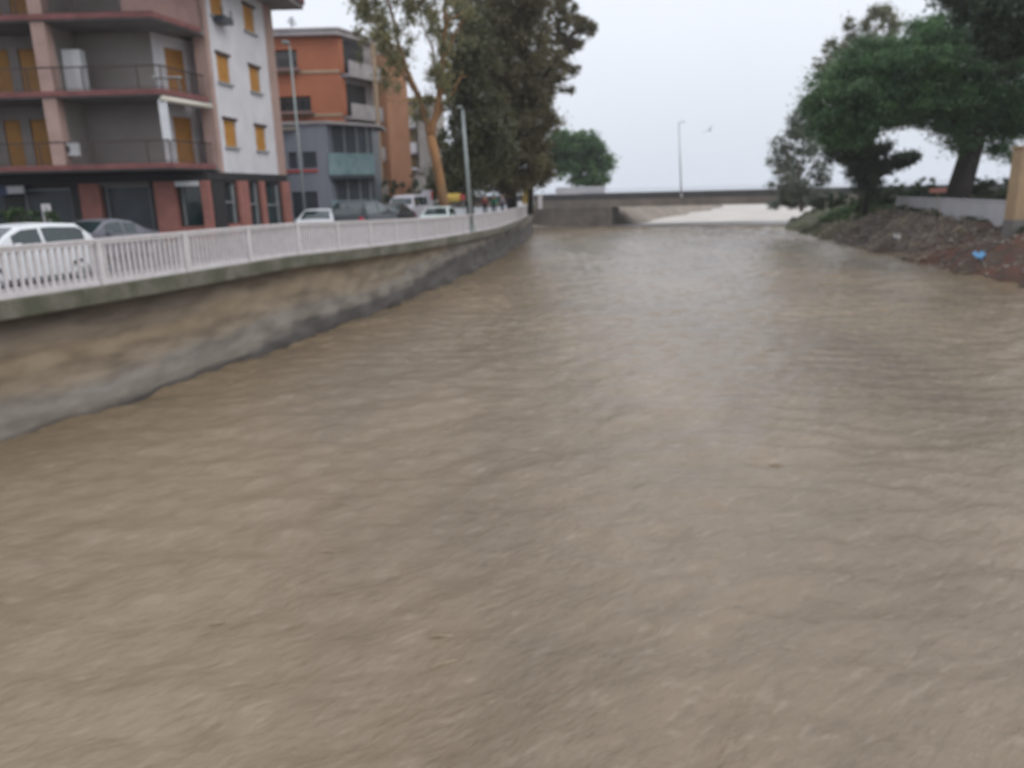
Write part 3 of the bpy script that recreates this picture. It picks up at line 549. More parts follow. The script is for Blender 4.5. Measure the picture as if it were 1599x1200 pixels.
tree('eucalyptus', (b0.x, 72, 2.3), 'tall wispy olive-grey tree rising above the left shoulder of the spreading pine', 'bark_grey', 'f_silver',
     [((b0.x, 72, 2.1), .28), (A10(1345, 220), .22), (A10(1342, 120), .14), (A10(1360, 40), .07)],
     [(A10(1342, 140), A10(1322, 45), .07, .03), (A10(1344, 160), A10(1285, 95), .07, .03), (A10(1343, 110), A10(1372, 25), .08, .03), (A10(1342, 130), A10(1395, 50), .08, .03)],
     [(A10(1372, 22), (.9, 1, .9)), (A10(1395, 42), (1.2, 1.2, 1.4)), (A10(1325, 42), (.6, .8, .6)), (A10(1330, 62), (.5, .8, .7)), (A10(1290, 95), (1.1, 1.3, 1.0)), (A10(1308, 115), (1.2, 1.3, 1.4)), (A10(1350, 75), (1.2, 1.2, 1.2)), (A10(1285, 125), (.6, .8, 1.2)), (A10(1370, 70), (1.5, 1.4, 1.4)), (A10(1335, 100), (1.4, 1.3, 1.3)), (A10(1300, 75), (.6, .8, .6)), (A10(1352, 45), (.8, .9, .9)), (A10(1318, 85), (1.1, 1.1, 1.0)), (A10(1385, 20), (.8, .9, .7))],
     12, .42, 15000, .085, rz=.9, shell=.6)
# hedges and shrubs behind the low wall
def shrub(px, py, d, rx, rz, label, m='f_hedge', n=3500, name='shrub', zb=2.3, grp='shrubs behind the low wall'):
    p = at(px, py, d); t = empty(name, (p.x, d, zb), 0, label, 'shrub', grp); c, rad = clumps([((0, 0, rz * .8), (rx, rx * .8, rz * .7)), ((rx * .4, 0, rz * .5), (rx * .8, rx * .6, rz * .5)), ((-rx * .5, .1, rz * .5), (rx * .7, rx * .6, rz * .5))], 12, .28)
    MB().tube([(0, 0, -.1), (.05, 0, rz * .6)], [.06, .03], 6).build('stem', 'bark_dark', t); leaves('foliage', c, rad, n, .085, m, t)
shrub(1375, 300, 66, 2.2, 1.8, 'dark green shrub under the small leafy tree, left of the grey-white wall')
shrub(1420, 300, 66, 2.2, 1.9, 'dense shrub at the left end of the low grey-white wall')
shrub(1455, 300, 60, 2.0, 1.7, 'shrub just left of the leaning pine trunk behind the wall')
shrub(1515, 300, 57, 1.7, 1.9, 'shrub hugging the right foot of the leaning pine trunk')
shrub(1556, 300, 56, 1.8, 1.6, 'shrub behind the right end of the grey-white wall near the tan pillar')
shrub(1300, 305, 74, 1.9, 1.0, 'low shrub on the grassy end of the bank near the bridge', n=3000)
shrub(1232, 318, 76, 2.2, .8, 'low grey-green bush at the foot of the feathery tree', 'f_grey', 3000)
# grass patch
gp = []; gr = []
for i in range(260):
    y = random.uniform(63, 80); d = random.uniform(2.6, 8.5); x = float(bank_x(y)) + d; gp.append((x, y, float(bank_z(np.array(x), np.array(y))) + .08)); gr.append((.5, .6, .12))
g_ = leaves('grass', gp, gr, 16000, .10, 'f_grass', None, elong=1.2, droop=0); tag(g_, 'bright green grass patch on the tip of the bank', 'grass', kind='stuff')
gp = []; gr = []
for i in range(160):
    y = random.uniform(34, 60); d = random.uniform(3.4, 5.6); x = float(bank_x(y)) + d; gp.append((x, y, float(bank_z(np.array(x), np.array(y))) + .05)); gr.append((.35, .5, .1))
g_ = leaves('weeds', gp, gr, 6000, .08, 'f_hedge', None, elong=1.2); tag(g_, 'thin dark weeds along the top of the eroded bank', 'weeds', kind='stuff')

# ---------------------------------------------------------------- right side: wall, pillar, debris
a = at(1575, 344, 43); b = at(1398, 331, 62); dd = Vector((b.x - a.x, b.y - a.y)); Ln = dd.length; dd /= Ln
m = MB(); NSEG = 12
t = empty('garden_wall', (a.x, a.y, 2.4), 0, 'low smooth grey-white wall along the top of the earth bank', 'wall')
MB().obox((0, 0), dd, -3.5, Ln, -.18, 0, -.6, 1.02).build('wall_panel', 'greywhite', t, bevel=.02); MB().obox((0, 0), dd, -3.6, Ln + .05, -.22, .04, 1.023, 1.1).build('coping', 'greywhite', t, bevel=.02)
p = at(1583, 345, 40); t = empty('gate_pillar', (p.x, 40, 1.2), 0, 'tan rendered pillar on a grey concrete base at the edge of the bank', 'pillar')
MB().box(0, 1.3, 0, .9, -.4, 1.42).build('base', 'greybase', t, bevel=.03); MB().box(.03, 1.27, .03, .87, 1.422, 4.95).build('shaft', 'tan', t, bevel=.02); MB().box(-.05, 1.35, -.05, .95, 4.953, 5.08).build('cap', 'tan', t, bevel=.02)
MB().box(.5, .8, -.01, .028, 2.35, 2.75).build('plaque', mat('purple_plaque', (.22, .1, .25), .5), t)
# blue plastic sheet
def crumple(name, c, w, h, m, label, cat, seed=1):
    r_ = random.Random(seed); P = []
    for i in range(8):
        row = []
        for j in range(6):
            x = (i / 7 - .5) * w; y = (j / 5 - .5) * h; row.append((x + r_.uniform(-.03, .03), y + r_.uniform(-.03, .03), .1 + .09 * math.sin(i * 1.7 + j) + r_.uniform(-.04, .04) + y * .5))
        P.append(row)
    o = MB().grid(P).build(name, m, smooth=True); o.location = c; md = o.modifiers.new('s', 'SOLIDIFY'); md.thickness = .02; return tag(o, label, cat)
def on_bank(px, py):
    for d in np.arange(28, 80, .05):
        q = at(px, py, float(d))
        if q.z <= float(bank_z(np.array(q.x), np.array(q.y))): return q
    return at(px, py, 40)
q = on_bank(1530, 403); crumple('plastic_bag', (q.x, q.y, q.z + .02), .62, .5, 'blue', 'crumpled bright blue plastic bag lying on the reddish earth slope', 'plastic bag')
q = on_bank(1402, 372); crumple('paper_scrap', (q.x, q.y, q.z), .5, .4, 'cloth_white', 'dirty white scrap among the grey stones at the middle of the bank', 'litter', 4)
# thin leaning stake with a red marker
q = on_bank(1475, 368); tp = at(1463, 300, q.y); t = empty('marker_stake', q, 0, 'thin leaning pole with a small reddish board stuck in the bank', 'stake')
MB().tube([(0, 0, -.3), Vector(tp) - Vector(q)], .03, 6).build('pole', 'stick', t); dv = Vector(tp) - Vector(q); MB().box(dv.x - .45, dv.x + .55, dv.y - .03, dv.y - .032 + .06, dv.z - .05, dv.z + .22).build('board', 'terracotta', t)
def stick(px, py, ln, ang, label, on_water=False, tilt=.3):
    if on_water: q = None
    else: q = on_bank(px, py)
    o = MB().tube([(-ln / 2, 0, 0), (-ln * .1, .04, .05), (ln / 2, -.03, .02)], [.03, .05, .02], 6).build('driftwood', 'stick', smooth=True); o.location = q + Vector((0, 0, .12)); o.rotation_euler = (0, -tilt, ang); return tag(o, label, 'driftwood', 'sticks of driftwood on the bank')
stick(1330, 352, 1.6, .5, 'pale stick lying high on the grey rubble heap'); stick(1432, 383, 1.5, .3, 'pale stick lower down, below the middle of the grey-white wall'); stick(1498, 360, 1.5, .6, 'pale stick just right of the marker stake'); stick(1440, 407, 1.3, .4, 'pale stick at the water edge of the bank')
stick(1350, 336, 1.5, .45, 'pale stick near the shrub at the top of the rubble heap')
# floating twigs and foam
def float_twig(px, py, ln, ang, label, m='stick'):
    y = 5.
    while at(px, py, y).z > 0.02: y += .02
    q = at(px, py, y); o = MB().tube([(-ln / 2, 0, 0), (-.1 * ln, .012, .012), (.2 * ln, -.006, .01), (ln / 2, .02, -.01)], [.008, .018, .016, .006], 6).build('floating_branch', m, smooth=True); o.location = (q.x, q.y, float(wave(q.x, q.y)) + .0); o.rotation_euler = (0, 0, ang); tag(o, label, 'branch', 'branches drifting on the river')
float_twig(1213, 722, .32, .1, 'small brown branch drifting alone at the right middle of the river')
float_twig(690, 990, .42, .05, 'pale branch drifting in the lower middle of the river'); float_twig(695, 1033, .40, .5, 'slanting branch drifting just nearer than the pale one')
float_twig(335, 970, .3, .35, 'short branch drifting nearest the stained wall'); float_twig(510, 862, .36, .1, 'thin branch drifting off the middle of the stained wall')

# ---------------------------------------------------------------- first apartment building
ab = empty('apartment_building', (-20, 40, 2.75), 0, 'nearest apartment building with white side wall, orange shutters and long balconies', 'apartment building')
O = Vector((20, -40, -2.75))
def B_(m, name, mt, parent=ab, smooth=False, bevel=0):
    m.v = [(v[0] + O.x, v[1] + O.y, v[2] + O.z) for v in m.v]; return m.build(name, mt, parent, smooth, bevel)
NC = (-14.31, 39.9); dE = (.107, .9943); LE = 8.6
FL = [6.3, 9.4, 12.5, 15.35]
# side wall (white) with window openings
def S_(s, b=0): return (NC[0] + dE[0] * s - dE[1] * b, NC[1] + dE[1] * s + dE[0] * b)
wins = []
for zc in (7.95, 11.05, 14.12):
    wins.append((1.0, 2.35, zc - .66, zc + .66)); wins.append((4.75, 6.1, zc - .68, zc + .62))
m = MB(); wall_holes(m, S_(.42), dE, LE - .42 - 1.15, 6.0, FL[3], [(a - .42, b - .42, c, d) for a, b, c, d in wins]); B_(m, 'side_wall', 'cream')
B_(MB().obox(NC, dE, 0, .42, -.04, .6, 6.0, FL[3]), 'corner_strip', 'pink'); B_(MB().obox(NC, dE, LE - 1.15, LE, -.04, .6, 6.0, FL[3]), 'corner_strip', 'pink')
for (a_, b_, c_, d_) in wins:
    w = B_(MB().obox(NC, dE, a_ + .02, b_ - .02, .07, .12, c_ + .03, d_ - .03), 'window_shutter', 'orange_shutter')
    for k_ in range(2): pass
    m = MB()
    for k_ in range(13): z = c_ + .08 + k_ * .095; m.obox(NC, dE, a_ + .08, (a_ + b_) / 2 - .03, .05, .069, z, z + .06); m.obox(NC, dE, (a_ + b_) / 2 + .03, b_ - .08, .05, .069, z, z + .06)
    B_(m, 'slats', 'orange_shutter', w)
    B_(MB().obox(NC, dE, a_ - .14, b_ + .14, -.13, .05, c_ - .09, c_ - .003), 'sill', 'frame', w); B_(MB().obox(NC, dE, a_ - .12, b_ + .12, -.10, .0, d_ + .003, d_ + .12), 'lintel', 'brown_metal', w)
# a box planter below the upper near window
B_(MB().obox(NC, dE, 1.1, 2.2, -.55, -.02, 13.15, 13.45).obox(NC, dE, 1.15, 1.2, -.5, -.45, 13.45, 13.8).obox(NC, dE, 2.1, 2.15, -.5, -.45, 13.45, 13.8), 'air_conditioner', 'bluegrey')
# body behind
B_(MB().prism([(-60, 41.2), (-15.2, 41.2), S_(.6, .55), S_(LE - .02, .55), (-13.9 - .6, 48.4), (-60, 48.4)], 2.6, FL[3] - .01), 'core', 'grey_render')
B_(MB().obox(NC, dE, LE - .03, LE, .02, 8, 6.0, FL[3]), 'rear_wall', 'cream')
# slabs with red edge; chamfered at the right end
def slab_poly(off=0.): return [(-60, 35.8 - off), (-14.95 + off * .3, 35.8 - off), (NC[0] + .02 + off, NC[1] - .6), (NC[0] + .0 + off, NC[1] + .02), (-60, 41.3)]
for i, z in enumerate(FL[:3]):
    B_(MB().prism(slab_poly(), z - .22, z - .002), 'balcony_slab', 'soffit'); e = slab_poly(.04)
    m = MB()
    for p_, q_ in ((e[0], e[1]), (e[1], e[2])):
        v_ = Vector((q_[0] - p_[0], q_[1] - p_[1])); l_ = v_.length; v_ /= l_; m.obox(p_, v_, 0, l_, -.03, .035, z - .16, z + .06)
    B_(m, 'slab_edge', 'red_edge')
# rear walls of the balconies
for i in range(3):
    z0, z1 = FL[i], FL[i + 1] - .225
    doors = [(31.6 - .0, 0, 0, 0)]
    LW = 60 - 16.3; Lx = lambda x: x + 60
    holes = [(Lx(-23.8), Lx(-23.0), z0 + .05, z0 + 2.3), (Lx(-22.55), Lx(-21.75), z0 + .05, z0 + 2.3), (Lx(-28.), Lx(-27.), z0 + .05, z0 + 2.3), (Lx(-31.5), Lx(-30.2), z0 + .9, z0 + 2.3)]
    m = MB(); wall_holes(m, (-60, 38.5), (1, 0), LW, z0, z1, holes, .12); B_(m, 'balcony_wall', 'grey_render')
    for h in holes:
        dr = B_(MB().box(-60 + h[0] + .02, -60 + h[1] - .02, 38.56, 38.6, h[2], h[3] - .02), 'shutter_door', 'door_orange')
        m = MB()
        for k_ in range(int((h[3] - h[2] - .2) / .12)): z = h[2] + .1 + k_ * .12; m.box(-60 + h[0] + .1, -60 + h[1] - .1, 38.535, 38.557, z, z + .07)
        B_(m, 'slats', 'orange_shutter', dr)
    # return wall with the end door, then the pink side
    P0 = Vector((-16.3, 38.5)); P1 = Vector((-15.3, 41.15)); v_ = (P1 - P0); l_ = v_.length; v_ /= l_
    m = MB(); wall_holes(m, P0, v_, l_, z0, z1, [(.75, 2.0, z0 + .05, z0 + 2.35)], .12); B_(m, 'balcony_wall', 'cream')
    m = MB().obox(P0, v_, .77, 1.98, .05, .1, z0 + .06, z0 + 2.33); B_(m, 'shutter_door', 'door_orange')
    B_(MB().quad((P1.x, P1.y, z0), (NC[0] - .02, NC[1] - .0, z0), (NC[0] - .02, NC[1] - .0, z1), (P1.x, P1.y, z1)).quad((P1.x, P1.y + .1, z0), (P1.x, P1.y + .1, z1), (NC[0] - .02, NC[1] + .1, z1), (NC[0] - .02, NC[1] + .1, z0)), 'balcony_end_wall', 'darkpink')
    # party wall and outer column
    B_(MB().box(-20.25, -19.65, 35.83, 36.4, z0 + .062, z1), 'column', 'pink'); B_(MB().box(-20.1, -19.8, 36.403, 38.5, z0, z1), 'party_wall', 'grey_render')
    B_(MB().box(-27.6, -27.0, 35.83, 36.4, z0 + .062, z1), 'column', 'pink'); B_(MB().box(-27.4, -27.1, 36.403, 38.5, z0, z1), 'party_wall', 'darkpink')
    # railings
    pts = [(-40, 35.86), (-14.98, 35.86), (NC[0] - .04, NC[1] - .62)]
    for a_, b_ in zip(pts[:-1], pts[1:]):
        v_ = Vector((b_[0] - a_[0], b_[1] - a_[1])); l_ = v_.length; v_ /= l_; m = MB(); m.obox(a_, v_, 0, l_, -.03, .03, z0 + 1.0, z0 + 1.06); m.obox(a_, v_, 0, l_, -.02, .02, z0 + .12, z0 + .16)
        k_ = .06
        while k_ < l_: m.obox(a_, v_, k_, k_ + .014, -.007, .007, z0 + .161, z0 + .999); k_ += .12
        k_ = .02
        while k_ < l_: m.obox(a_, v_, k_, k_ + .05, -.024, .024, z0 + .0, z0 + .999); k_ += 2.4
        B_(m, 'balcony_railing', 'brown_metal')
# solid pink parapet at the top right balcony end
B_(MB().obox((-16.2, 35.70), (1, 0), 0, 1.3, 0, .1, 12.56, 13.75).prism([(-14.95, 35.72), (NC[0] + .05, NC[1] - .62), (NC[0] - .04, NC[1] - .58), (-15.03, 35.82)], 12.56, 13.75), 'balcony_parapet', 'darkpink')
# roof and eaves
B_(MB().prism([(-60, 34.9), (-14.0, 34.9), (-12.5, 38.6), (-11.7, 49.3), (-60, 49.3)], 15.36, 15.62), 'roof_slab', 'soffit')
B_(MB().prism([(-60, 34.82), (-13.93, 34.82), (-12.42, 38.6), (-11.6, 49.4), (-60, 49.4)], 15.625, 15.95), 'roof_edge', 'roof')
n0 = [(-60, 34.9, 15.96), (-14, 34.9, 15.96), (-11.7, 49.3, 15.96), (-60, 49.3, 15.96)]; rg = [(-60, 42, 17.6), (-18, 42, 17.6)]
B_(MB().quad(n0[0], n0[1], rg[1], rg[0]).quad(n0[1], n0[2], rg[1]).quad(n0[2], n0[3], rg[0], rg[1]), 'roof', 'roof')
# ground floor
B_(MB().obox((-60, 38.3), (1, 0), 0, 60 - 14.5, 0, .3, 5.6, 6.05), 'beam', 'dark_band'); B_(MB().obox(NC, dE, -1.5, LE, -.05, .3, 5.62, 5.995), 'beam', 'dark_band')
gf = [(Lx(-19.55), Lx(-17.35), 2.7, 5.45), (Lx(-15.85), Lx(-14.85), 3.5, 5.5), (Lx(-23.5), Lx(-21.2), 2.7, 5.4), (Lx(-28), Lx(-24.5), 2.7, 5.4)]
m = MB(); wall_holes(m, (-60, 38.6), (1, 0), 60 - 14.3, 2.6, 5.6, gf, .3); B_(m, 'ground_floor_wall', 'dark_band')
for h in gf:
    g_ = B_(MB().box(-60 + h[0], -60 + h[1], 38.82, 38.86, h[2], h[3]), 'shop_window' if h[2] > 3 else 'roller_shutter', 'shopglass' if h[2] > 3 else 'bluegrey')
    m = MB(); x0, x1 = -60 + h[0], -60 + h[1]
    m.box(x0, x0 + .07, 38.7, 38.81, h[2], h[3]); m.box(x1 - .07, x1, 38.7, 38.81, h[2], h[3]); m.box(x0 + .071, x1 - .071, 38.7, 38.81, h[3] - .07, h[3])
    B_(m, 'frame', 'frame', g_)
B_(MB().box(-19.75, -17.2, 38.3, 38.58, 5.46, 5.62), 'door_lintel', 'greybase')
for x0, x1 in ((-20.6, -19.62), (-17.0, -15.98), (-14.75, -14.35)): B_(MB().box(x0, x1, 38.25, 38.59, 2.7, 5.597), 'pilaster', 'terracotta', bevel=.01)
B_(MB().box(-15.97, -14.76, 38.4, 38.59, 2.7, 3.45), 'shop_plinth', 'terracotta'); B_(MB().box(-15.9, -14.8, 38.15, 38.29, 5.35, 5.58), 'strip_light', 'white')
sw = [(.3, 1.4, 3.5, 5.5), (2.9, 4.2, 3.2, 5.5), (5.1, 7.2, 3.0, 5.5)]
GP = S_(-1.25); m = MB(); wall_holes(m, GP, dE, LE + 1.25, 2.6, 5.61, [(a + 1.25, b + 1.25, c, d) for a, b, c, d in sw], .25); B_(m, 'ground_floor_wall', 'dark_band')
for (a_, b_, c_, d_) in sw:
    g_ = B_(MB().obox(NC, dE, a_, b_, .17, .2, c_, d_), 'shop_window', 'shopglass'); B_(MB().obox(NC, dE, a_, a_ + .07, .05, .16, c_, d_).obox(NC, dE, b_ - .07, b_, .05, .16, c_, d_).obox(NC, dE, a_ + .071, b_ - .071, .05, .16, c_ + (d_ - c_) * .5, c_ + (d_ - c_) * .5 + .06), 'frame', 'frame', g_)
for a_, b_ in ((1.55, 2.75), (4.35, 4.95), (7.5, 8.6)): B_(MB().obox(NC, dE, a_, b_, -.18, -.01, 2.7, 5.6), 'pilaster', 'terracotta', bevel=.01)
B_(MB().obox(NC, dE, .2, 1.5, -.12, -.01, 2.7, 3.45), 'shop_plinth', 'terracotta')

# things on the balconies
cabn = MB().box(-.42, .42, -.25, .25, 0, 1.95); o = empty('balcony_cabinet', (-19.3, 37.2, 9.4), 0, 'tall white cabinet on the middle balcony beside the pink column', 'cabinet')
cabn.build('body', 'white', o, bevel=.03); MB().box(-.40, -.01, -.275, -.253, .06, 1.9).build('door', 'white', o); MB().box(.01, .40, -.275, -.253, .06, 1.9).build('door', 'white', o)
def ac(loc, label):
    o = empty('air_conditioner', loc, 0, label, 'air conditioner', 'air conditioners on the balconies'); MB().box(-.42, .42, -.16, .16, 0, .58).build('casing', 'white', o, bevel=.03)
    MB().lathe((-.12, -.165, .29), (0, -1, 0), [(0, .24), (.02, .24), (.02, .2), (.0, .2)], 20).build('fan_grille', 'frame', o); MB().lathe((-.12, -.162, .29), (0, -1, 0), [(0, .2), (.003, .001)], 16).build('fan', 'dark', o)
ac((-20.0 - .55, 38.1, 11.6), 'white air conditioner high on the wall of the middle balcony'); ac((-19.0 - .6, 36.2, 6.75), 'white air conditioner hanging at the railing of the lowest balcony')
o = empty('awning', (-14.95, 35.9, 9.05), 0, 'cream rolled awning with pale side arm under the middle balcony corner', 'awning')
v_ = Vector((NC[0] + .15 + 14.85, NC[1] - .6 - 35.8, 0)); MB().tube([(-.05, -.1, 0), (v_.x + .05, v_.y, 0)], .13, 12).build('roll', 'awning', o, smooth=True)
MB().prism([(-.28, -.02), (.1, -.02), (.1, .02), (-.28, .02)], -1.75, -.02).build('side_cloth', 'white', o)
o = empty('folding_table', (-15.3, 37.4, 9.4), .3, 'white table tipped on the right end of the middle balcony', 'table'); MB().box(-.6, .6, -.35, .35, .70, .74).build('top', 'white', o)
for sx_ in (-.5, .5):
    for sy_ in (-.28, .28): MB().tube([(sx_, sy_, 0), (sx_ * .9, sy_ * .9, .7)], .02, 6).build('leg', 'frame', o)
# arcade items left
o = empty('sign_board', (-22.0, 33, 2.76), -.2, 'upright pale blank board standing before the dark ground floor', 'sign'); q = at(73, 331, 33); o.location.x = q.x
MB().box(-.2, .2, -.03, .03, .9, 1.95).build('panel', 'white_concrete', o); MB().tube([(0, .05, 0), (0, .05, 1.9)], .03, 6).build('pole', 'galv', o)
shrub(20, 330, 30, 1.6, 1.3, 'green bush in front of the dark ground floor', 'f_hedge', 3000, zb=2.75, grp=None)
shrub(48, 330, 33, 1.2, 1.1, 'small bush beside the blank board', 'f_hedge', 2000, zb=2.75, grp=None)
q = at(12, 298, 38.2); o = empty('shop_sign', (q.x, 38.2, q.z), 0, 'blue and white shop sign in the shade of the ground floor', 'sign')
MB().box(-.65, -.02, -.06, .06, -.22, .22).build('panel', 'cloth_blue', o); MB().box(.0, .8, -.06, .06, -.15, .2).build('panel', 'white', o)

# ---------------------------------------------------------------- second building (orange)
b2 = empty('orange_building', (-15.5, 64, 2.75), 0, 'orange apartment block with flat grey roof edge behind the nearest building', 'apartment building'); O = Vector((15.5, -64, -2.75))
dS = (.42, .9075); C2 = (-12.75, 64)
h2 = [(-17.9 + 30, -16.0 + 30, 14.3, 15.7), (-17.9 + 30, -15.2 + 30, 11.15, 12.3), (-17.9 + 30, -16.4 + 30, 7.6, 9.2)]
m = MB(); wall_holes(m, (-30, 64), (1, 0), 30 - 12.75, 2.6, 16.6, h2, .6); B_(m, 'front_wall', 'orange_wall', b2)
for h in h2:
    w = B_(MB().box(-30 + h[0], -30 + h[1], 64.5, 64.55, h[2], h[3]), 'window', 'glass', b2); B_(MB().box(-30 + h[0] - .05, -30 + h[1] + .2, 63.3, 63.99, h[2] - .2, h[2] - .02), 'balcony_slab', 'darkpink', w)
    m = MB(); m.box(-30 + h[0], -30 + h[1] + .2, 63.3, 63.34, h[2] + .8, h[2] + .86)
    for k_ in range(18): m.box(-30 + h[0] + k_ * .115, -30 + h[0] + k_ * .115 + .02, 63.3, 63.33, h[2] - .019, h[2] + .8)
    B_(m, 'railing', 'brown_metal', w)
for z in (13.95, 10.75): B_(MB().box(-30, -12.75, 63.93, 63.99, z, z + .22), 'string_course', 'beige_band', b2)
B_(MB().prism([(-30, 64.7), (-13.2, 64.7), (-9.4, 72.5), (-30, 72.5)], 2.6, 16.55), 'core', 'orange_wall', b2)
B_(MB().prism([(-30, 63.4), (-12.6, 63.4), (-8.4, 73.3), (-30, 73.3)], 16.61, 16.95), 'roof_slab', 'balcony_grey', b2)
B_(MB().prism([(-30, 63.3), (-12.5, 63.3), (-8.3, 73.4), (-30, 73.4)], 16.953, 17.1), 'roof_edge', 'balcony_grey', b2)
P2 = lambda s, b: (C2[0] + dS[0] * s - dS[1] * b, C2[1] + dS[1] * s + dS[0] * b)
for i, z in enumerate((4.5, 7.6, 10.75, 13.9)):
    B_(MB().obox(C2, dS, .3, 4.6, -.7, .5, z - .22, z), 'balcony_slab', 'balcony_grey', b2)
    B_(MB().obox(C2, dS, .3, 4.6, -.72, -.62, z + .003, z + .95), 'balcony_front', 'balcony_grey', b2)
    B_(MB().obox(C2, dS, .7, 3.4, .05, .1, z + .02, z + 2.5), 'balcony_opening', 'dark_band', b2)
    B_(MB().obox(C2, dS, 0, .5, -.08, .4, z - .1 + .15, z + 2.8), 'frame_strip', 'orange_wall', b2)
m = MB().obox(C2, dS, .0, 8.6, 0.11, .5, 2.6, 16.6); B_(m, 'side_wall', 'balcony_grey', b2)
B_(MB().obox(C2, dS, 5.0, 8.3, -.9, .1, 2.6, 15.9), 'tower_strip', 'salmon', b2)
B_(MB().obox(C2, dS, 3.5, 4.0, -.75, -.6, 4., 16.5), 'pipe_strip', 'beige_band', b2)
o = empty('roof_antenna', at(446, 48, 62), 0, 'dark television antenna on the orange block roof edge', 'antenna'); o.location.z = 17.1; o.location.y = 64
MB().tube([(0, 0, 0), (0, 0, .95)], .04, 6).build('mast', 'bluegrey', o); MB().box(-.35, .3, -.04, .04, .55, .62).box(-.25, .2, -.04, .04, .75, .82).box(-.2, .35, -.04, .04, .35, .42).build('aerial', 'bluegrey', o)
o = empty('roof_antenna', (-11.9, 68, 17.1), 0, 'thin tall aerial mast on the orange block beside the gum tree', 'antenna'); MB().tube([(0, 0, 0), (0, 0, 3.4)], .035, 6).build('mast', 'palegalv', o); MB().box(-.4, .4, -.02, .02, 3.0, 3.04).box(-.3, .3, -.02, .02, 2.7, 2.74).build('aerial', 'palegalv', o)

# third building: low grey panel house with teal balcony
b3 = empty('grey_building', (-12, 51, 2.75), 0, 'low grey panelled building with teal glass balcony below the orange block', 'building'); O = Vector((12, -51, -2.75))
h3 = [(-13.85 + 20, -13.3 + 20, 6.45, 7.45), (-12.95 + 20, -12.05 + 20, 6.45, 7.45), (-13.85 + 20, -12.2 + 20, 3.2, 5.0)]
m = MB(); wall_holes(m, (-20, 51), (1, 0), 8.5, 2.6, 9.1, h3, .2); B_(m, 'panel_wall', 'greypanel', b3)
for h in h3: B_(MB().box(-20 + h[0], -20 + h[1], 51.12, 51.16, h[2], h[3]), 'window', 'bluegrey', b3)
B_(MB().box(-14.2, -12.0, 50.9, 50.99, 6.2, 6.36), 'red_trim', 'redboard', b3)
B_(MB().prism([(-20, 51.3), (-11.5, 51.3), (-11.3, 58), (-20, 58)], 2.6, 9.05), 'core', 'greypanel', b3)
B_(MB().prism([(-11.5, 51.0), (-11.3, 51.0), (-11.1, 58), (-11.35, 58)], 2.6, 9.1), 'corner_fin', 'greypanel', b3)
B_(MB().prism([(-20, 50.8), (-11.2, 50.8), (-8.4, 54.5), (-8.6, 58.2), (-20, 58.2)], 9.11, 9.27), 'roof_slab', 'balcony_grey', b3)
B_(MB().prism([(-11.28, 52.4), (-9.0, 54.4), (-9.1, 58), (-11.0, 58)], 2.6, 9.1), 'glazed_wing', 'bluegrey', b3)
for z0, z1 in ((6.0, 7.35), (3.3, 4.4)):
    P_ = [(-11.3, 50.9), (-8.75, 53.2), (-8.8, 53.27), (-11.3, 51.02)]
    B_(MB().prism(P_, z0, z1), 'balcony_glass', 'tealglass', b3); B_(MB().prism([(-11.3, 50.95), (-8.8, 53.25), (-8.9, 54.6), (-11.3, 52.5)], z0 - .25, z0 - .005), 'balcony_slab', 'bluegrey', b3)
for x_, y_ in ((-10.6, 53.0), (-9.9, 53.6), (-9.3, 54.1)): B_(MB().box(x_ - .05, x_ + .05, y_ - .1, y_ + .0, 2.7, 9.1), 'mullion', 'frame', b3)
B_(MB().box(-20, -13.2, 50.6, 50.99, 8.75, 8.95), 'cornice', 'beige_dull', b3)

# fourth building
b4 = empty('cream_building', (-12, 100, 2.7), 0, 'far cream apartment block with stacked white balconies behind the gum tree', 'apartment building'); O = Vector((12, -100, -2.7))
B_(MB().box(-30, -8.6, 100, 114, 2.6, 15.6), 'wall', 'beige_dull', b4); B_(MB().box(-30.3, -8.3, 99.5, 114.4, 15.605, 16.0), 'roof_slab', 'ochre', b4)
for z in (6.6, 9.6, 12.6):
    B_(MB().box(-17.5, -10.9, 98.5, 99.99, z - .2, z), 'balcony_slab', 'cream', b4); B_(MB().box(-17.5, -10.9, 98.45, 98.6, z + .003, z + 1.1), 'balcony_front', 'cream', b4); B_(MB().box(-17.0, -11.2, 99.8, 99.99, z + 1.3, z + 2.5), 'awning_band', 'ochre', b4)
    B_(MB().box(-15.5, -14.2, 99.9, 99.985, z, z + 2.2), 'window', 'bluegrey', b4)
B_(MB().box(-10.6, -8.7, 98.0, 99.99, 2.6, 15.0), 'stair_tower', 'grey_render', b4)
# shops and low buildings between
b5 = empty('shop_row', (-13, 80, 2.7), 0, 'low dull beige shop row beyond the grey building', 'shops'); O = Vector((13, -80, -2.7))
B_(MB().box(-26, -9.2, 80, 90, 2.6, 6.7), 'wall', 'beige_dull', b5); B_(MB().box(-26.3, -8.9, 79.5, 90.3, 6.705, 6.95), 'roof_slab', 'greybase', b5)
for x_ in (-15.2, -13.0, -10.9): w = B_(MB().box(x_ - .8, x_ + .8, 79.93, 79.99, 2.8, 5.2), 'shop_window', 'shopglass', b5); B_(MB().box(x_ - .9, x_ + .9, 79.0, 79.92, 5.25, 5.6), 'awning', 'darkpink', w)
B_(MB().box(-26, -9.3, 79.85, 79.98, 5.7, 6.2), 'fascia', 'balcony_grey', b5)
shrub(605, 300, 62, 1.8, 2.2, 'dark bush in front of the low shop row', 'f_dkgreen', 3000, zb=2.7, grp=None)
shrub(655, 290, 70, 2.2, 2.4, 'rounded bush behind the parked silver van', 'f_dkgreen', 3000, zb=2.7, grp=None)

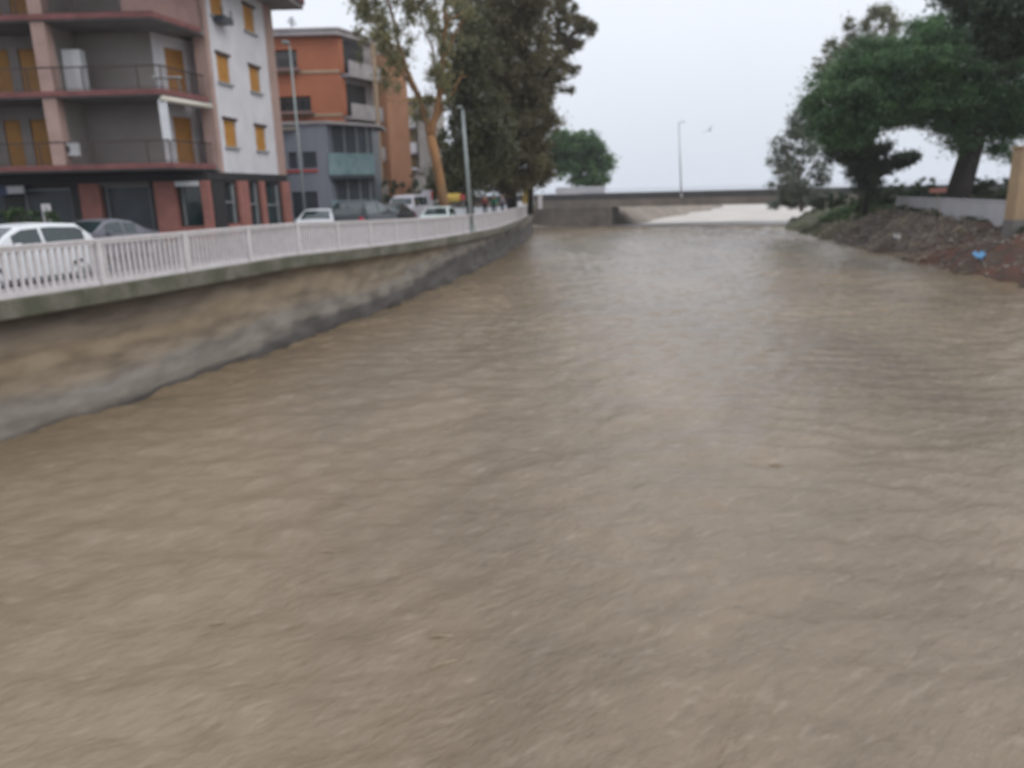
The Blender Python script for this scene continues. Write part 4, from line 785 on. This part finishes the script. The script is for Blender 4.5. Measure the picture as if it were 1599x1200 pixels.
# ---------------------------------------------------------------- street lamps
def lamp(base, top, r, m, label, arm=(0, -1.2, .1)):
    t = empty('street_lamp', base, 0, label, 'street lamp', 'street lamps'); v = Vector(top) - Vector(base)
    MB().tube([(0, 0, 0), v * .5, v], [r, r * .85, r * .7], 12).build('pole', m, t, smooth=True); MB().tube([(0, 0, 0), (0, 0, .35)], r * 1.6, 12).build('base', m, t)
    a_ = Vector(arm); MB().tube([v, v + a_ * .5 + Vector((0, 0, .12)), v + a_], [r * .5, r * .4, r * .35], 8).build('arm', m, t, smooth=True)
    d_ = a_.normalized(); e = v + a_; MB().prism([(e.x - .13, e.y - .25), (e.x + .13, e.y - .25), (e.x + .13, e.y + .25), (e.x - .13, e.y + .25)], e.z - .06, e.z + .06).build('lamp_head', m, t, bevel=.03)
q = at(478, 350, 40); lamp((q.x, 40, 2.76), at(452, 72, 40), .07, 'galv', 'pale grey street lamp in front of the orange block', (.0, -.6, .05))
q = at(736, 340, 46); lamp((q.x, 46, 2.5), at(722, 172, 46), .13, 'galv', 'grey-green street lamp before the big trees', (-.1, -.9, .05))
q = at(1064, 306, 95.5); lamp((q.x, 95.5, 3.4), at(1060, 192, 95.5), .10, 'palegalv', 'slender pale street lamp rising alone over the bridge', (.5, -.3, .05))
q = at(843, 300, 92); t = empty('gate_post', (q.x, 92, 3.0), 0, 'pale end post where the balustrade meets the bridge', 'post'); MB().box(-.25, .25, -.25, .25, -.5, 1.0).build('shaft', 'white_concrete', t, bevel=.02); MB().box(-.32, .32, -.32, .32, 1.003, 1.1).build('cap', 'white_concrete', t, bevel=.02)

# ---------------------------------------------------------------- cars
def car(loc, rz, L_, Wd, Hh, paint, label, kind='hatch', zoff=0):
    t = empty('parked_car', loc, rz, label, 'car', 'cars parked along the street')
    # x forward; silhouettes as fraction of length and height
    prof = {'hatch': [(-.5, .50), (-.492, .62), (-.44, .80), (-.36, .965), (-.15, 1.), (.06, .975), (.17, .84), (.27, .66), (.42, .60), (.485, .52), (.5, .40)],
            'sedan': [(-.5, .48), (-.49, .64), (-.38, .67), (-.30, .72), (-.17, .93), (-.02, 1.), (.10, .97), (.20, .80), (.28, .68), (.43, .60), (.488, .50), (.5, .40)],
            'van': [(-.5, .45), (-.495, .90), (-.46, .985), (-.2, 1.), (.15, .99), (.26, .90), (.36, .66), (.46, .58), (.495, .48), (.5, .38)]}[kind]
    px = [p[0] for p in prof]; pz = [p[1] for p in prof]; belt = .62 if kind != 'van' else .60
    xs_ = sorted(set([round(v, 4) for v in list(np.linspace(-.5, .5, 33)) + px])); rows = []
    def sect(x):
        top = float(np.interp(x, px, pz)); end = 1 - .16 * max(0, (abs(x) - .36) / .14) ** 2.; hw = Wd / 2 * end; zb = .17 + .10 * max(0, (abs(x) - .42) / .08)
        bz = min(belt, top - .02) * Hh; cab = max(0., top - belt) / (1 - belt); tw = hw * (1 - .24 * cab) if cab > 0 else hw * .93
        tz = top * Hh
        half = [(0, zb), (hw * .85, zb), (hw * .99, zb + .10), (hw, bz * .62), (hw * .985, bz * .85), (hw * .95, bz), (tw * 1.0, bz + (tz - bz) * .88), (tw * .90, tz - .005), (tw * .55, tz + .0), (0, tz + .012)]
        return half
    for x in xs_:
        h_ = sect(x); ring = [(x * L_, y, z) for y, z in h_] + [(x * L_, -y, z) for y, z in h_[-2:0:-1]]; rows.append(ring + [ring[0]])
    m = MB().grid(rows); m.f.append(tuple(range(len(rows[0]) - 1))[::-1]); n_ = (len(rows) - 1) * len(rows[0]); m.f.append(tuple(n_ + i for i in range(len(rows[0]) - 1)))
    body = m.build('body', paint, t, smooth=True); md = body.modifiers.new('es', 'EDGE_SPLIT'); md.split_angle = R(38)
    # side windows following the cabin
    cabx = [x for x in np.linspace(-.5, .5, 61) if np.interp(x, px, pz) > belt + .22]; x0, x1 = cabx[0] + .02, cabx[-1] - .01
    mids = {'hatch': (-.07,), 'sedan': (-.05,), 'van': (-.22, .04)}[kind]; cuts = [x0, *mids, x1]
    for sgn in (1, -1):
        for a_, b_ in zip(cuts[:-1], cuts[1:]):
            P = []
            for x in np.linspace(a_ + .012, b_ - .012, 8):
                h_ = sect(x); lo_, hi_ = h_[5], h_[6]
                P.append([(x * L_, sgn * (lo_[0] + (hi_[0] - lo_[0]) * q + .012), lo_[1] + (hi_[1] - lo_[1]) * q) for q in (.10, .5, .93)])
            if sgn < 0: P = P[::-1]
            MB().grid(P).build('side_window', 'carglass', t)
    # windscreen and rear window
    def pane(name, xa, xb):
        P = []
        for x in np.linspace(xa, xb, 6):
            h_ = sect(x); w_ = h_[7][0] * .93; z_ = float(np.interp(x, px, pz)) * Hh + .022; P.append([(x * L_, w_ * q, z_ - .012 * abs(q)) for q in (-1, -.6, 0, .6, 1)])
        MB().grid(P).build(name, 'carglass', t)
    if kind == 'hatch': pane('windscreen', .085, .245); 
    elif kind == 'sedan': pane('windscreen', .115, .265); pane('rear_window', -.295, -.18)
    else: pane('windscreen', .265, .35)
    if kind != 'sedan':
        za, zb_ = (.64, .93) if kind == 'hatch' else (.60, .90); P = []
        for q in (za, (za + zb_) / 2, zb_):
            x = float(np.interp(q, pz[:4], px[:4])); P.append([(x * L_ - .02, Wd / 2 * (.80 - .25 * (q - za)) * k_, q * Hh) for k_ in (-1, 0, 1)])
        MB().grid(P).build('rear_window', 'carglass', t)
    for sx_, wx in ((1, .31), (-1, -.30)):
        for sgn in (1, -1):
            rw_ = .315; c = (wx * L_, sgn * (Wd / 2 - .20), rw_); MB().lathe(c, (0, sgn, 0), [(0, .05), (0, rw_ * .95), (.03, rw_), (.17, rw_), (.205, rw_ * .93), (.205, rw_ * .66), (.19, rw_ * .62)], 24).build('wheel', 'rubber', t, smooth=False)
            wh = t.children[-1] if t.children else None
            MB().lathe(c, (0, sgn, 0), [(.195, rw_ * .64), (.185, rw_ * .5), (.205, rw_ * .15), (.21, .001)], 20).build('rim', 'rim', [o_ for o_ in C.objects if o_.name.startswith('wheel')][-1])
    for sgn in (1, -1):
        zl = .50 * Hh; MB().box(-.5 * L_ - .015, -.46 * L_, sgn * Wd * .40 - .09, sgn * Wd * .40 + .09, zl - .13, zl + .13).build('tail_light', 'red_lens', t, bevel=.02)
        MB().box(.455 * L_, .487 * L_, sgn * Wd * .345 - .13, sgn * Wd * .345 + .13, .40 * Hh, .40 * Hh + .15).build('headlight', 'clear_lens', t, bevel=.02)
        MB().box(.12 * L_, .12 * L_ + .14, sgn * (Wd / 2 + .06) - .07, sgn * (Wd / 2 + .06) + .07, belt * Hh + .02, belt * Hh + .15).build('wing_mirror', paint, t, bevel=.03)
    MB().box(-.5 * L_ - .03, -.485 * L_, -Wd * .40, Wd * .40, .27, .40).build('bumper', 'paint_black' if kind == 'van' else paint, t, bevel=.02)
    MB().box(-.5 * L_ - .04, -.5 * L_ - .031, -.26, .26, .44, .55).build('number_plate', 'white', t)
    return t
rd = lambda y: math.atan2(1.0, float(edge_x(y + 1) - edge_x(y)))    # heading along the road
car((-12.55, 19.75, 2.72), rd(19) + math.pi, 4.0, 1.70, 1.56, 'paint_white', 'white hatchback parked just behind the balustrade, nearest of all the cars', 'hatch')
car((-14.2, 27.4, 2.75), rd(27) + math.pi, 4.3, 1.74, 1.42, 'paint_grey', 'grey saloon parked by the dark roller shutter', 'sedan')
q = at(499, 340, 36); car((q.x, 36, 2.70), rd(36) + math.pi + .25, 3.8, 1.68, 1.46, 'paint_silver', 'silver-white hatchback parked first beyond the terracotta corner', 'hatch')
q = at(570, 340, 37.5); car((q.x, 37.5, 2.78), rd(38) + .0, 4.5, 1.82, 1.72, 'paint_dark', 'dark grey estate car with red tail light next to the silver hatchback', 'hatch')
q = at(612, 330, 46); car((q.x, 46, 2.72), rd(46) + math.pi, 4.3, 1.76, 1.45, 'paint_black', 'black saloon half hidden between the dark estate and the silver van', 'sedan')
q = at(637, 320, 52); car((q.x, 52, 2.72), rd(52) + math.pi, 4.4, 1.82, 1.92, 'paint_lilac', 'pale silver van beyond the dark estate car', 'van')
q = at(684, 330, 46.5); car((q.x, 46.5, 2.42), rd(46) + math.pi + .1, 4.1, 1.72, 1.52, 'paint_pale', 'pale mint car close to the balustrade below the gum tree', 'hatch')

# ---------------------------------------------------------------- street-end clutter: banner, kiosk awning, people
q = at(667, 312, 56); o = empty('street_banner', (q.x, 56, 2.75), .1, 'pale lilac upright banner sign beside the orange-brown trunk', 'banner'); MB().box(-.4, .4, -.04, .04, .5, 2.15).build('panel', 'paint_lilac', o, bevel=.01); MB().tube([(0, .06, 0), (0, .06, 2.1)], .03, 6).build('pole', 'galv', o); MB().box(.28, .41, -.05, -.043, 1.5, 2.1).build('stripe', 'redboard', o)
q = at(706, 308, 54); o = empty('kiosk_awning', (q.x, 54, 2.6), .0, 'yellow awning with red end under the trees behind the pale car', 'awning')
m = MB(); m.quad((-.85, -.5, 1.75), (.55, -.5, 1.75), (.55, .4, 2.05), (-.85, .4, 2.05)).quad((-.85, -.5, 1.5), (.55, -.5, 1.5), (.55, -.5, 1.75), (-.85, -.5, 1.75)).build('canopy', 'yellow', o).modifiers.new('s', 'SOLIDIFY').thickness = .02
MB().box(.56, .85, -.5, .4, 1.6, 1.95).build('end_flap', 'redboard', o)
for x_ in (-.8, .8): MB().tube([(x_, -.45, 0), (x_, -.45, 1.72)], .03, 6).build('pole', 'galv', o)
q = at(824, 305, 76); o = empty('notice_board', (q.x, 76, 2.45), 0, 'orange-yellow notice board at the end of the balustrade under the trees', 'notice board'); MB().box(-.5, .5, -.05, .05, .9, 2.6).build('panel', 'yellow', o, bevel=.02)
for x_ in (-.4, .4): MB().tube([(x_, .08, -.3), (x_, .08, 2.5)], .04, 6).build('post', 'galv', o)

def skin_obj(name, verts, edges, rad, m, parent, sub=1):
    me = bpy.data.meshes.new(name); me.from_pydata(verts, edges, []); me.materials.append(M[m]); o = bpy.data.objects.new(name, me); C.objects.link(o); o.parent = parent
    md = o.modifiers.new('skin', 'SKIN'); md.use_smooth_shade = True
    for i, r_ in enumerate(rad): me.skin_vertices[0].data[i].radius = (r_[0], r_[1]) if isinstance(r_, tuple) else (r_, r_)
    me.skin_vertices[0].data[0].use_root = True; s_ = o.modifiers.new('sub', 'SUBSURF'); s_.levels = sub; s_.render_levels = sub; return o
def person(loc, rz, top, legs, label, arm=.25, h=1.72, hood=False):
    k_ = h / 1.75; t = empty('person', loc, rz, label, 'person', 'people standing by the river wall'); t.scale = (k_, k_, k_)
    V = [(0, 0, .95), (0, 0, 1.15), (0, 0, 1.38), (0, 0, 1.50), (0, -.02, 1.60), (0, -.015, 1.70), (-.19, 0, 1.40), (-.25, -.02, 1.12), (-.22, -.20 * arm * 4, .95 + .25 * arm), (.19, 0, 1.40), (.25, -.02, 1.12), (.22, -.16 * arm * 4, .93 + .2 * arm),
         (-.10, 0, .90), (-.11, -.02, .50), (-.11, .02, .08), (-.11, -.12, .04), (.10, 0, .90), (.12, -.03, .50), (.13, .01, .08), (.13, -.13, .04)]
    E = [(0, 1), (1, 2), (2, 3), (3, 4), (4, 5), (2, 6), (6, 7), (7, 8), (2, 9), (9, 10), (10, 11), (0, 12), (12, 13), (13, 14), (14, 15), (0, 16), (16, 17), (17, 18), (18, 19)]
    Rr = [(.13, .10), (.12, .09), (.14, .09), .055, .085, .075, .055, .04, .032, .055, .04, .032, .08, .055, .038, .035, .08, .055, .038, .035]
    skin_obj('body', V, E, Rr, 'skin', t)
    skin_obj('jacket', [V[i] for i in (1, 0, 2, 6, 7, 9, 10)] + [Vector(V[7]).lerp(V[8], .85), Vector(V[10]).lerp(V[11], .85), (0, 0, .84)], [(0, 1), (0, 2), (2, 3), (3, 4), (4, 7), (2, 5), (5, 6), (6, 8), (1, 9)], [(.16, .125), (.165, .13), (.165, .12), .075, .06, .075, .06, .048, .048, (.17, .13)], top, t)
    skin_obj('trousers', [(0, 0, .92)] + [V[i] for i in (12, 13, 14, 16, 17, 18)], [(0, 1), (1, 2), (2, 3), (0, 4), (4, 5), (5, 6)], [(.14, .115), .10, .075, .058, .10, .075, .058], legs, t)
    m = MB(); m.lathe((0, .005, 1.66), (0, 0, 1), [(-.02, .098), (.05, .10), (.10, .085), (.135, .05), (.15, .001)], 14); m.build('hair' if not hood else 'hood', 'hair' if not hood else top, t, smooth=True)
    for sx_ in (-.035, .035): MB().lathe((sx_, -.098, 1.655), (0, -1, 0), [(0, .012), (.006, .001)], 8).build('eye', 'dark', t)
    MB().lathe((0, -.10, 1.625), (0, -1, -.2), [(0, .018), (.02, .001)], 8).build('nose', 'skin', t)
for px_, d_, top, legs, rz_, arm_, lab, hd in ((757, 62, 'cloth_red', 'cloth_black', .5, .2, 'person in a dark red jacket standing left of the one in green', False), (771, 60, 'cloth_green', 'cloth_navy', -.4, .3, 'person in a bright green jacket standing under the big tree', True),
    (784, 63, 'cloth_grey', 'denim', 1.2, .5, 'person in a grey jacket right beside the one in green', False), (795, 65, 'cloth_navy', 'cloth_black', 2.2, .2, 'person in a navy coat in the middle of the group by the wall', False),
    (805, 66, 'cloth_white', 'denim', -.9, .6, 'person in a white top leaning towards the river', False), (814, 70, 'cloth_blue', 'cloth_navy', .2, .2, 'person in a dull blue coat next to the orange-yellow board', True)):
    q = at(px_, 315, d_); person((min(q.x, float(edge_x(d_)) - .35), d_, 2.78), rz_, top, legs, lab, arm_, 1.74, hd)

# gull
q = at(1108, 204, 58); o = empty('flying_gull', q, .3, 'small dark gull flying over the river mouth', 'bird')
m = MB(); m.lathe((0, -.2, 0), (0, 1, 0), [(0, .005), (.05, .035), (.15, .055), (.27, .04), (.40, .008)], 10); m.build('body', 'bird', o, smooth=True)
for s_ in (1, -1):
    MB().grid([[(s_ * a_, .02 + c_, z_) for c_ in (-w_, w_)] for a_, z_, w_ in ((.03, .02, .07), (.18, .12, .06), (.36, .14, .035), (.5, .09, .01))]).build('wing', 'bird', o).modifiers.new('s', 'SOLIDIFY').thickness = .012
o.rotation_euler = (0, -.55, .2)

# ---------------------------------------------------------------- rainy air
hz = MB().box(-9500, 9500, -650, 16500, -1.95, 60).build('haze', 'white'); hm = bpy.data.materials.new('rain_haze'); hm.use_nodes = True; hn = hm.node_tree.nodes; hn.remove(hn['Principled BSDF'])
pv = hn.new('ShaderNodeVolumePrincipled'); pv.inputs['Color'].default_value = (.93, .95, .98, 1); pv.inputs['Density'].default_value = .0004; pv.inputs['Anisotropy'].default_value = .2
hm.node_tree.links.new(pv.outputs[0], hn['Material Output'].inputs['Volume']); hz.data.materials.clear(); hz.data.materials.append(hm); tag(hz, kind='stuff'); hz['label'] = 'thin grey rain haze in the air over the river and town'; hz['category'] = 'haze'
S.cycles.volume_bounces = 1; S.cycles.volume_max_steps = 64
